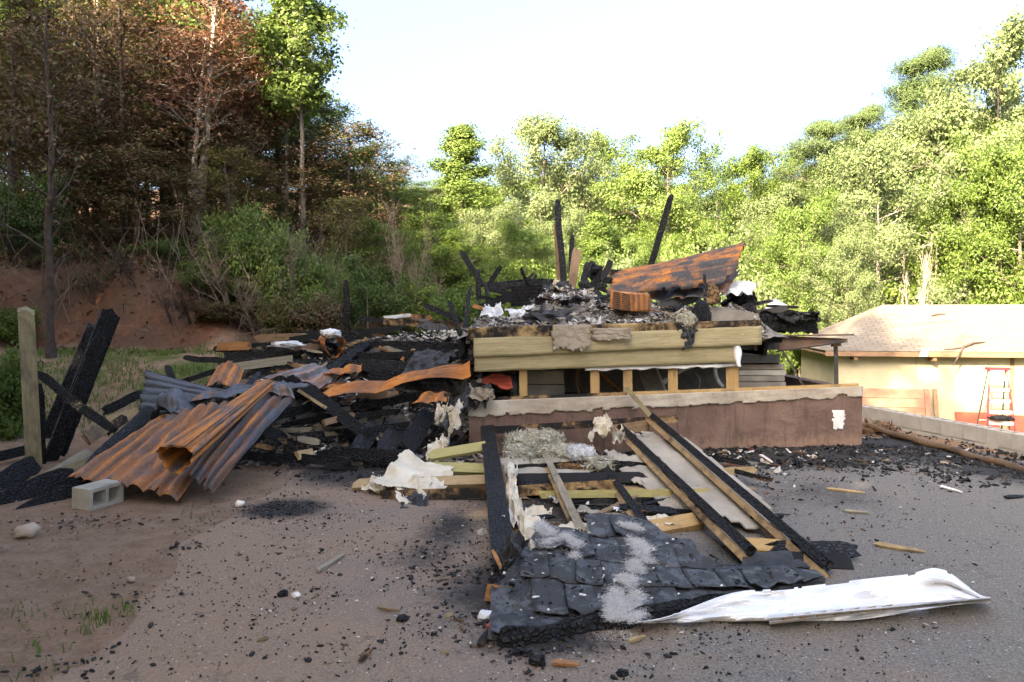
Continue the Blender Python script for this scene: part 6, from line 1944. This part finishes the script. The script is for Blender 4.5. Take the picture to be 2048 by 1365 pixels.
# back rows: one reads like the other
LABS_gb = iter(['tall yellow green tree behind the dark slim tree, at the upper left', 'tall green tree right behind the top of the dark slim tree', 'half scorched tall tree at the top left behind the thin pale barked tree', 'tall green tree left behind the top of the red leaved tree', 'tall yellow green tree right behind the top of the red leaved tree', 'dark green tree left behind the crowns of the two tall slim trees', 'green tree cut by the left edge of the picture', 'dark green tree right behind the two tall slim trees', 'dark green tree behind the brown tree that is right of the two tall slim trees', 'dark green tree in the gap left of the dark slim tree', 'dark green tree low between the thin pale barked tree and the red leaved one', 'dark green tree low behind the red leaved tree, on its right', 'low dark green tree on the hill right of the dark slim tree', 'low dark green tree behind the large green shrub'])
gb = 'green trees at the back of the left wood'
for k, (px, top, d, hp, key, lf) in enumerate(((40, -160, 25, 170, 'broad', L_LIME), (150, -60, 27, 150, 'airy', L_GREEN), (255, -130, 26, 160, 'broad2', L_MIX), (345, -20, 29, 150, 'broad', L_GREEN), (430, -70, 25, 130, 'airy', L_LIME), (520, 90, 29, 120, 'broad', L_DARK),
                                             (-90, -150, 24, 180, 'broad', L_GREEN), (620, 200, 30, 120, 'broad2', L_DARK), (710, 300, 31, 120, 'broad', L_DARK), (90, 120, 22, 150, 'dense', L_DARK), (300, 150, 23.5, 160, 'dense', L_DARK), (470, 220, 25, 130, 'dense', L_DARK), (190, 330, 21.5, 110, 'dense', L_DARK), (600, 330, 25, 110, 'dense', L_DARK))):
    lab = next(LABS_gb)
    place(key, px, top, d, hp, lf, 'woodland_tree', lab, T, gb, bark=BARK_D)
LABS_gs = iter(['tall brown scorched tree behind the thin pale barked tree on the left', 'brown scorched tree right behind the dark slim tree', 'red brown tree left behind the pale barked tree with red leaves', 'brown scorched tree right behind the pale barked tree with red leaves', 'brown scorched tree just left of the two tall slim trees', 'brown scorched tree low at the left edge behind the bank', 'low brown tree under the pale barked tree with red leaves', 'low brown tree above the left of the large green shrub', 'brown scorched tree between and behind the trunks of the two tall slim trees', 'lowest brown tree on the bank right of the dark slim tree', 'low brown tree directly above the large green shrub'])
gs = 'scorched trees deep in the left wood'
for k, (px, top, d, hp, key, lf) in enumerate(((200, -30, 23, 120, 'scorch', L_BROWN), (90, 60, 20, 120, 'scorch2', L_BROWN), (330, 60, 21.5, 120, 'scorch', L_RED), (430, 120, 21, 110, 'scorch', L_BROWN), (560, 190, 23.5, 100, 'scorch2', L_BROWN), (20, 180, 19.5, 110, 'scorch', L_MIX), (350, 240, 20, 110, 'scorch2', L_BROWN), (460, 300, 19.5, 90, 'scorch', L_MIX), (640, 300, 22, 90, 'scorch2', L_BROWN), (130, 380, 18.4, 80, 'scorch', L_BROWN), (520, 380, 20.5, 80, 'scorch', L_BROWN))):
    lab = next(LABS_gs)
    place(key, px, top, d, hp, lf, 'scorched_tree', lab, T, gs, bark=BARK_D)
# --- shrubs at the foot of the left wood
place('bush', 480, 415, 16.9, 62, L_GREEN, 'green_shrub', 'large green shrub with thin dry stems at the foot of the wood', 'shrub')
place('bush', 548, 395, 16.6, 66, L_LIME, 'green_shrub', 'tallest green shrub in front of the two tall slim trees', 'shrub')
place('bush', 415, 520, 16.6, 45, L_GREEN, 'green_shrub', 'green shrub left of the large green shrub, over the end of the clay bank', 'shrub')
place('bush', 345, 540, 17.3, 40, L_DARK, 'green_shrub', 'dark green shrub on top of the clay bank at its right end', 'shrub')
place('bush', 680, 520, 17.0, 45, L_GREEN, 'green_shrub', 'green shrub left of the charred post at the foot of the wood', 'shrub')
place('bush', 635, 545, 16.0, 52, L_GREEN, 'green_shrub', 'low green shrub right of the tallest one', 'shrub')
place('bush', 600, 470, 16.3, 60, L_LIME, 'green_shrub', 'green shrub right beside the largest one', 'shrub')
place('bareshrub', 620, 470, 16.4, 80, None, 'dry_shrub', 'bare dry shrub in front of the two tall slim trees', 'shrub', bark=TWIG)
place('bareshrub', 525, 540, 15.6, 60, None, 'dry_shrub', 'bare dry stems in front of the large green shrub', 'shrub', bark=TWIG)
place('bareshrub', 470, 430, 16.0, 90, None, 'dry_shrub', 'tall bare dry stems spreading over the large green shrub', 'shrub', bark=TWIG)
place('bareshrub', 580, 430, 16.2, 70, None, 'dry_shrub', 'tall bare dry stems on the right of the large green shrub', 'shrub', bark=TWIG)
place('bareshrub', 385, 560, 15.9, 70, None, 'dry_shrub', 'bare dry twigs hanging over the right end of the clay bank', 'shrub', bark=BARK_D)
place('lowbush', 635, 585, 15.3, 55, L_BROWN, 'dry_shrub', 'low brown withered shrub behind the charred beams', 'shrub')
place('lowbush', 575, 590, 15.4, 50, L_MIX, 'green_shrub', 'low yellowish shrub left of the brown withered one', 'shrub')
place('bareshrub', 280, 520, 16.5, 80, None, 'dry_shrub', 'bare dark brush hanging over the middle of the clay bank', 'shrub', bark=BARK_D)
place('bareshrub', 190, 505, 16.7, 70, None, 'dry_shrub', 'bare dark brush on the clay bank right of the dark slim tree', 'shrub', bark=BARK_D)
place('bareshrub', 60, 500, 16.7, 70, None, 'dry_shrub', 'bare dark brush on the clay bank left of the dark slim tree', 'shrub', bark=BARK_D)
place('bareshrub', 345, 575, 15.9, 60, None, 'dry_shrub', 'bare brown brush on the face of the clay bank at its right', 'shrub', bark=BARK_D)
place('lowbush', 20, 610, 15.4, 45, L_GREEN, 'green_shrub', 'small green shrub at the left edge on the clay bank', 'shrub')
place('lowbush', 440, 610, 15.9, 45, L_BROWN, 'dry_shrub', 'low dark brown brush at the foot of the clay bank', 'shrub')
place('bareshrub', 815, 365, 18.5, 52, None, 'dry_shrub', 'tall pale leafless shrub in the middle of the green shrubs', 'shrub', bark=TWIG)
place('bareshrub', 855, 490, 17.5, 40, None, 'dry_shrub', 'smaller leafless shrub right of the tall pale one', 'shrub', bark=TWIG)
LABS_gu = iter(['tall dark green bush behind the tall pale leafless shrub', 'green bushy tree right of the tall pale leafless shrub', 'green bushy tree behind the charred timber that leans left on the ash heap', 'dark green shrub left of the tall pale leafless shrub', 'dark green shrub at the foot of the tall pale leafless shrub', 'green shrub behind the long pale board at the back left', 'green shrub behind the back left corner of the ash heap', 'dark green tree between the brown scorched tree and the tall pale leafless shrub', 'dark green shrub left of the charred stick with a brown tip', 'dark green shrub around the charred post at the foot of the wood', 'green shrub behind the black lap panel', 'thin green tree over the tall pale leafless shrub'])
gu = 'dark green shrubs behind the collapsed left part'
for (px, top, d, hp, key, lf) in ((770, 450, 20, 80, 'dense', L_GREEN), (860, 430, 22, 90, 'dense', L_GREEN), (930, 470, 22, 80, 'dense', L_GREEN), (720, 500, 18.5, 60, 'bush', L_DARK), (800, 540, 17.5, 60, 'bush', L_DARK), (880, 560, 17.5, 55, 'bush', L_GREEN), (990, 520, 21, 60, 'bush', L_GREEN), (745, 360, 25, 80, 'broad', L_DARK), (940, 570, 18.5, 60, 'bush', L_DARK), (680, 560, 17, 50, 'bush', L_DARK), (1040, 540, 20, 60, 'bush', L_GREEN), (830, 385, 27, 60, 'airy', L_GREEN)):
    lab = next(LABS_gu)
    place(key, px, top, d, hp, lf, 'green_shrub', lab, 'shrub', gu)
# --- centre
place('cone', 922, 252, 38, 82, L_LIME, 'tulip_tree', 'cone shaped sunlit tree left of the centre', T)
place('broad2', 1085, 238, 42, 105, L_PALE, 'hardwood_tree', 'tall broad pale green tree behind the upright charred stud', T)
place('airy', 1215, 268, 47, 80, L_GREEN, 'hardwood_tree', 'darker airy tree between the two tall broad ones', T)
place('broad', 1335, 252, 40, 108, L_LIME, 'hardwood_tree', 'tall broad yellow green tree behind the leaning charred timber', T)
place('airy', 1430, 330, 48, 70, L_DARK, 'hardwood_tree', 'dark airy tree right behind the tall yellow green one', T)
place('broad2', 1500, 298, 45, 70, L_GREEN, 'hardwood_tree', 'dark green tree right of the tall yellow green one', T)
place('airy', 1165, 262, 43, 70, L_PALE, 'hardwood_tree', 'airy pale tree leaning on the right of the tall broad pale one', T)
place('dense', 985, 400, 33, 90, L_PALE, 'young_tree', 'pale green bushy tree right below the cone shaped one', T)
place('cone', 1195, 425, 30, 55, L_LIME, 'young_tree', 'small bright green cone shaped tree right of the upright studs', T)
place('bush', 1400, 450, 31, 90, L_PALE, 'young_tree', 'pale yellowish bush behind the raised end of the largest sheet', 'shrub')
LABS_gm = iter(['sunlit bush behind the tallest upright charred stud, left side', 'pale sunlit bush behind the tallest upright charred stud, right side', 'sunlit bush left of the leaning charred timber', 'green bush behind the foot of the leaning charred timber', 'small bright bush above the largest corrugated sheet', 'small bright bush just above the grey slats', 'green low bush above the black lap panel', 'pale low bush left of the foot of the leaning charred timber', 'sunlit bush above the raised right end of the largest sheet', 'sunlit bush at the foot of the cone shaped tree', 'green bush behind the curved brown split board'])
gm = 'sunlit bushes behind the ash heap'
for (px, top, d, hp, key, lf) in ((1050, 440, 31, 90, 'dense', L_LIME), (1120, 420, 34, 80, 'dense', L_PALE), (1260, 450, 31, 80, 'dense', L_LIME), (1320, 440, 33, 80, 'dense', L_GREEN), (1370, 480, 29, 60, 'bush', L_LIME), (1190, 500, 27, 55, 'bush', L_LIME), (1090, 510, 27, 70, 'bush', L_GREEN), (1270, 500, 27, 60, 'bush', L_PALE), (1450, 440, 32, 80, 'dense', L_LIME), (940, 430, 35, 70, 'dense', L_LIME), (1150, 470, 36, 70, 'dense', L_GREEN)):
    lab = next(LABS_gm)
    place(key, px, top, d, hp, lf, 'green_shrub', lab, 'shrub', gm)
# --- right
place('airy', 1580, 300, 44, 60, L_GREEN, 'hardwood_tree', 'airy tree left of the pines on the right', T)
place('pine', 1640, 240, 40, 110, L_PINE, 'pine_tree', 'olive pine left of two behind the large pale oak', T)
place('pine', 1725, 215, 41, 115, L_PINE, 'pine_tree', 'olive pine right of two behind the large pale oak', T)
place('pine', 1850, 98, 40, 135, L_PINE, 'pine_tree', 'tallest airy pine on the right', T)
place('dense', 1690, 310, 36, 110, L_PINE, 'hardwood_tree', 'olive green tree filling the space under the two olive pines', T)
place('dense', 1810, 240, 37, 120, L_PALE, 'hardwood_tree', 'pale tree under the tallest airy pine', T)
place('dense', 1930, 210, 35, 130, L_LIME, 'hardwood_tree', 'yellow green tree below the tallest broad tree at the right edge', T)
place('dense', 1540, 370, 40, 90, L_PALE, 'hardwood_tree', 'pale tree under the airy tree left of the pines', T)
place('broad', 1990, 55, 34, 150, L_PALE, 'hardwood_tree', 'tallest broad tree at the right edge', T)
place('dense', 1760, 285, 30, 150, L_PALE, 'oak_tree', 'large pale green oak in the middle of the trees on the right', T, bark=BARK_W)
place('dense', 1600, 380, 29, 105, L_LIME, 'hardwood_tree', 'bright yellow green tree right behind the charred eave', T)
place('dense', 1930, 330, 29, 120, L_GREEN, 'hardwood_tree', 'green bushy tree above the roof of the shed', T)
place('broad', 2040, 280, 28, 120, L_LIME, 'hardwood_tree', 'bright green tree cut by the right edge above the shed', T)
place('bareshrub', 1835, 470, 27.5, 30, None, 'bare_tree', 'thin pale bare trunk left of the green bushy tree over the shed', T, bark=BARK_W)
LABS_gr_ = iter(['sunlit bush above the crumpled white metal', 'pale bush behind the raised end of the largest sheet, right side', 'pale bush below the two olive pines', 'dark green bush in the shade left of the green bushy tree over the shed', 'green bush above the middle of the shed roof', 'low bright bush above the steel beam', 'low green bush above the left end of the shed ridge', 'low green bush above the shed roof left of its middle', 'low bright bush above the right part of the shed roof', 'lowest bright bush on the lawn under the charred eave', 'low bright bush behind the dented grey metal box', 'green bush cut by the right edge above the shed roof'])
gr_ = 'bushes behind the shed'
for (px, top, d, hp, key, lf) in ((1550, 470, 30, 70, 'dense', L_LIME), (1500, 500, 29, 60, 'bush', L_PALE), (1690, 440, 27, 80, 'dense', L_PALE), (1840, 430, 32, 90, 'dense', L_DARK), (1990, 470, 30, 90, 'dense', L_GREEN), (1650, 540, 29, 60, 'bush', L_LIME), (1760, 560, 30, 80, 'bush', L_GREEN), (1880, 540, 29.5, 80, 'bush', L_GREEN), (1970, 560, 29, 70, 'bush', L_LIME), (1570, 600, 31, 60, 'lowbush', L_LIME), (1490, 560, 33, 60, 'bush', L_LIME), (2080, 500, 28, 70, 'dense', L_GREEN)):
    lab = next(LABS_gr_)
    place(key, px, top, d, hp, lf, 'green_shrub', lab, 'shrub', gr_)
gbk = 'trees of the far row behind the bushes'
for k in range(16):
    px = 740 + k * 95
    top = [400, 400, 340, 330, 340, 330, 340, 370, 360, 330, 300, 260, 240, 200, 190, 160][k]
    place(['broad', 'broad2', 'dense'][k % 3], px, top + 20, 52, 115, [L_GREEN, L_PALE, L_LIME][k % 3], 'woodland_tree', 'tree of the far row behind the bushes', T, gbk)
# --- the wood goes on to the left of and behind the camera and throws the shade on the drive
gsh = 'trees beside the drive outside the picture'
rs_ = random.Random(44)
SHADE = [(-10.5, -1, 14.5), (-12, 2, 14), (-14, 5, 13), (-11, -4, 14), (-9, -7, 13), (-12, -8, 14), (-7, -10, 13), (-4, -12, 12.5), (-1, -14, 12), (2, -15.5, 11), (-16, 8.5, 14), (-20, 10, 15), (-22, 6, 16), (-19, 3, 15), (-17, -1, 15), (-24, 12, 17), (-15, -5, 15), (-7.5, -2.5, 15.6), (-9, 1, 15.3), (-5.5, -5.5, 14.3), (-18, 6.5, 15), (-6, -8, 13)]
for k, (x, y, ht) in enumerate(SHADE):
    plant_at(['dense', 'broad', 'dense', 'broad2'][k % 4], x, y, h(x, y), 1.0, ht / 10, [L_GREEN, L_DARK][k % 2], 'woodland_tree', 'green tree of the wood beside the drive outside the picture', T, gsh)

# ------------------------------------------------------------------ undergrowth, litter, grass
g = np.random.default_rng(12)
mb = MB()
for _ in range(900):
    x, y = g.uniform(-17, -3.0), g.uniform(15.6, 23)
    if h(x, y) < 1.2 and y < 16.3:
        continue
    z = h(x, y)
    d = Vector((g.normal() * .5, g.normal() * .5, abs(g.normal()) * .9 + .15)).normalized() * g.uniform(.4, 1.9)
    p = Vector((x, y, z - .05))
    mb.tube([p, p + d * .5 + Vector(g.normal(size=3)) * .08, p + d + Vector(g.normal(size=3)) * .2], [.011, .008, .003], 3, False)
tag(mb.build('undergrowth', BARK_D if False else TWIG), kind='stuff')


def ground_leaves(name, n, box, size, mat, cond=None, up=.02, upb=1.5, clump=None):
    cl = []
    while len(cl) < n:
        x, y = g.uniform(box[0], box[1]), g.uniform(box[2], box[3])
        if cond is None or cond(x, y):
            cl.append(Vector((x, y, h(x, y) + up)))
    me = leaf_mesh(name, cl, 2.2, .12, size, 77, upb, .6, .35)
    me.materials[0] = mat
    o = bpy.data.objects.new(name, me)
    COL.objects.link(o)
    return tag(o, kind='stuff')


ground_leaves('leaf_litter', 5200, (-20, -2, 14.6, 26), .11, L_BROWN, lambda x, y: h(x, y) > 1.0 and fbm(x, y) > -.25)
ground_leaves('brush_leaves', 1600, (-17, -3.2, 16.2, 21), .12, L_BROWN, lambda x, y: True, .35, .3)
ground_leaves('brush_leaves', 900, (-17, -3.2, 16.4, 21), .12, L_DARK, lambda x, y: fbm(x * .5, y * .5, 9) > .05, .4, .3)


def grass(name, pts, hgt, mat, dens=1, seed=0, wid=.006):
    gg = np.random.default_rng(seed)
    mb = MB()
    for p in pts:
        p = Vector(p)
        a = gg.uniform(0, 6.28)
        hh = hgt * gg.uniform(.4, 1.2)
        s = Vector((math.cos(a), math.sin(a), 0)) * wid
        l_ = Vector((gg.normal(), gg.normal(), 0)) * hh * .35
        mb.add([p - s, p + s, p + l_ * .4 + Vector((0, 0, hh * .6)) + s * .6, p + l_ * .4 + Vector((0, 0, hh * .6)) - s * .6, p + l_ + Vector((0, 0, hh * .9))], [(0, 1, 2, 3), (3, 2, 4)])
    return tag(mb.build(name, mat), kind='stuff')


pts = []
while len(pts) < 9000:
    x, y = g.uniform(-9.5, -3.8), g.uniform(10.6, 15.2)
    if fbm(x * .9, y * .9, 6) + .35 * fbm(x * 3, y * 3) > .02 - .25 * sm(y, 11, 12.5):
        pts.append((x, y, h(x, y)))
grass('grass', pts, .10, GRASS, seed=1, wid=.008)
pts = []
for (px, py, s_, n_) in ((200, 1240, 16, 45), (245, 1220, 12, 15), (170, 1265, 12, 12), (50, 1290, 35, 14), (15, 1350, 30, 12), (95, 1330, 30, 8), (400, 1040, 25, 25), (12, 800, 30, 220), (30, 870, 40, 120), (130, 1230, 60, 25), (10, 1230, 40, 20)):
    for _ in range(n_):
        q = G(R.gauss(px, s_), R.gauss(py, s_ * .45))
        if q.y < 9.5:
            pts.append((q.x, q.y, h(q.x, q.y)))
grass('grass_tufts', pts, .075, GRASS, seed=2, wid=.004)
pts = [(x, y, h(x, y)) for x, y in zip(g.uniform(6.5, 17, 16000), g.uniform(14, 40, 16000)) if wall_side(x, y) > .8]
grass('lawn_grass', pts, .14, GRASS, seed=3, wid=.02)
# weedy shrubs at the left edge beside the post
place('lowbush', 5, 690, 10.6, 60, L_GREEN, 'green_shrub', 'small green weed at the left edge behind the weathered post', 'shrub', base=h(-7, 10.6) - .1)

# charred standing post and wire cage behind the left part
beam('charred_post', (694, 662, 15.2), (692, 560, 15.2), .13, .11, CHAR_EDGE, 'charred post standing in the shrubs behind the left part', 'post', rough=.25, seed=51)
wc = thing('wire_cage', 'low grey wire cage behind the far left end of the beams', 'cage', P(520, 690, 13.8))
for a, b_ in (((470, 672, 13.9), (555, 656, 13.9)), ((470, 690, 13.9), (556, 676, 13.9)), ((475, 681, 13.9), (556, 666, 13.9))):
    mb = MB()
    mb.tube([P(*a), P(*b_)], [.007, .007], 4)
    mb.build('rail', STEEL_RUST, wc)
for k in range(13):
    x = 472 + k * 7
    mb = MB()
    mb.tube([P(x, 692 - k * 1.1, 13.9), P(x, 672 - k * 1.3, 13.9)], [.005, .005], 4)
    mb.build('bar', STEEL_RUST, wc)
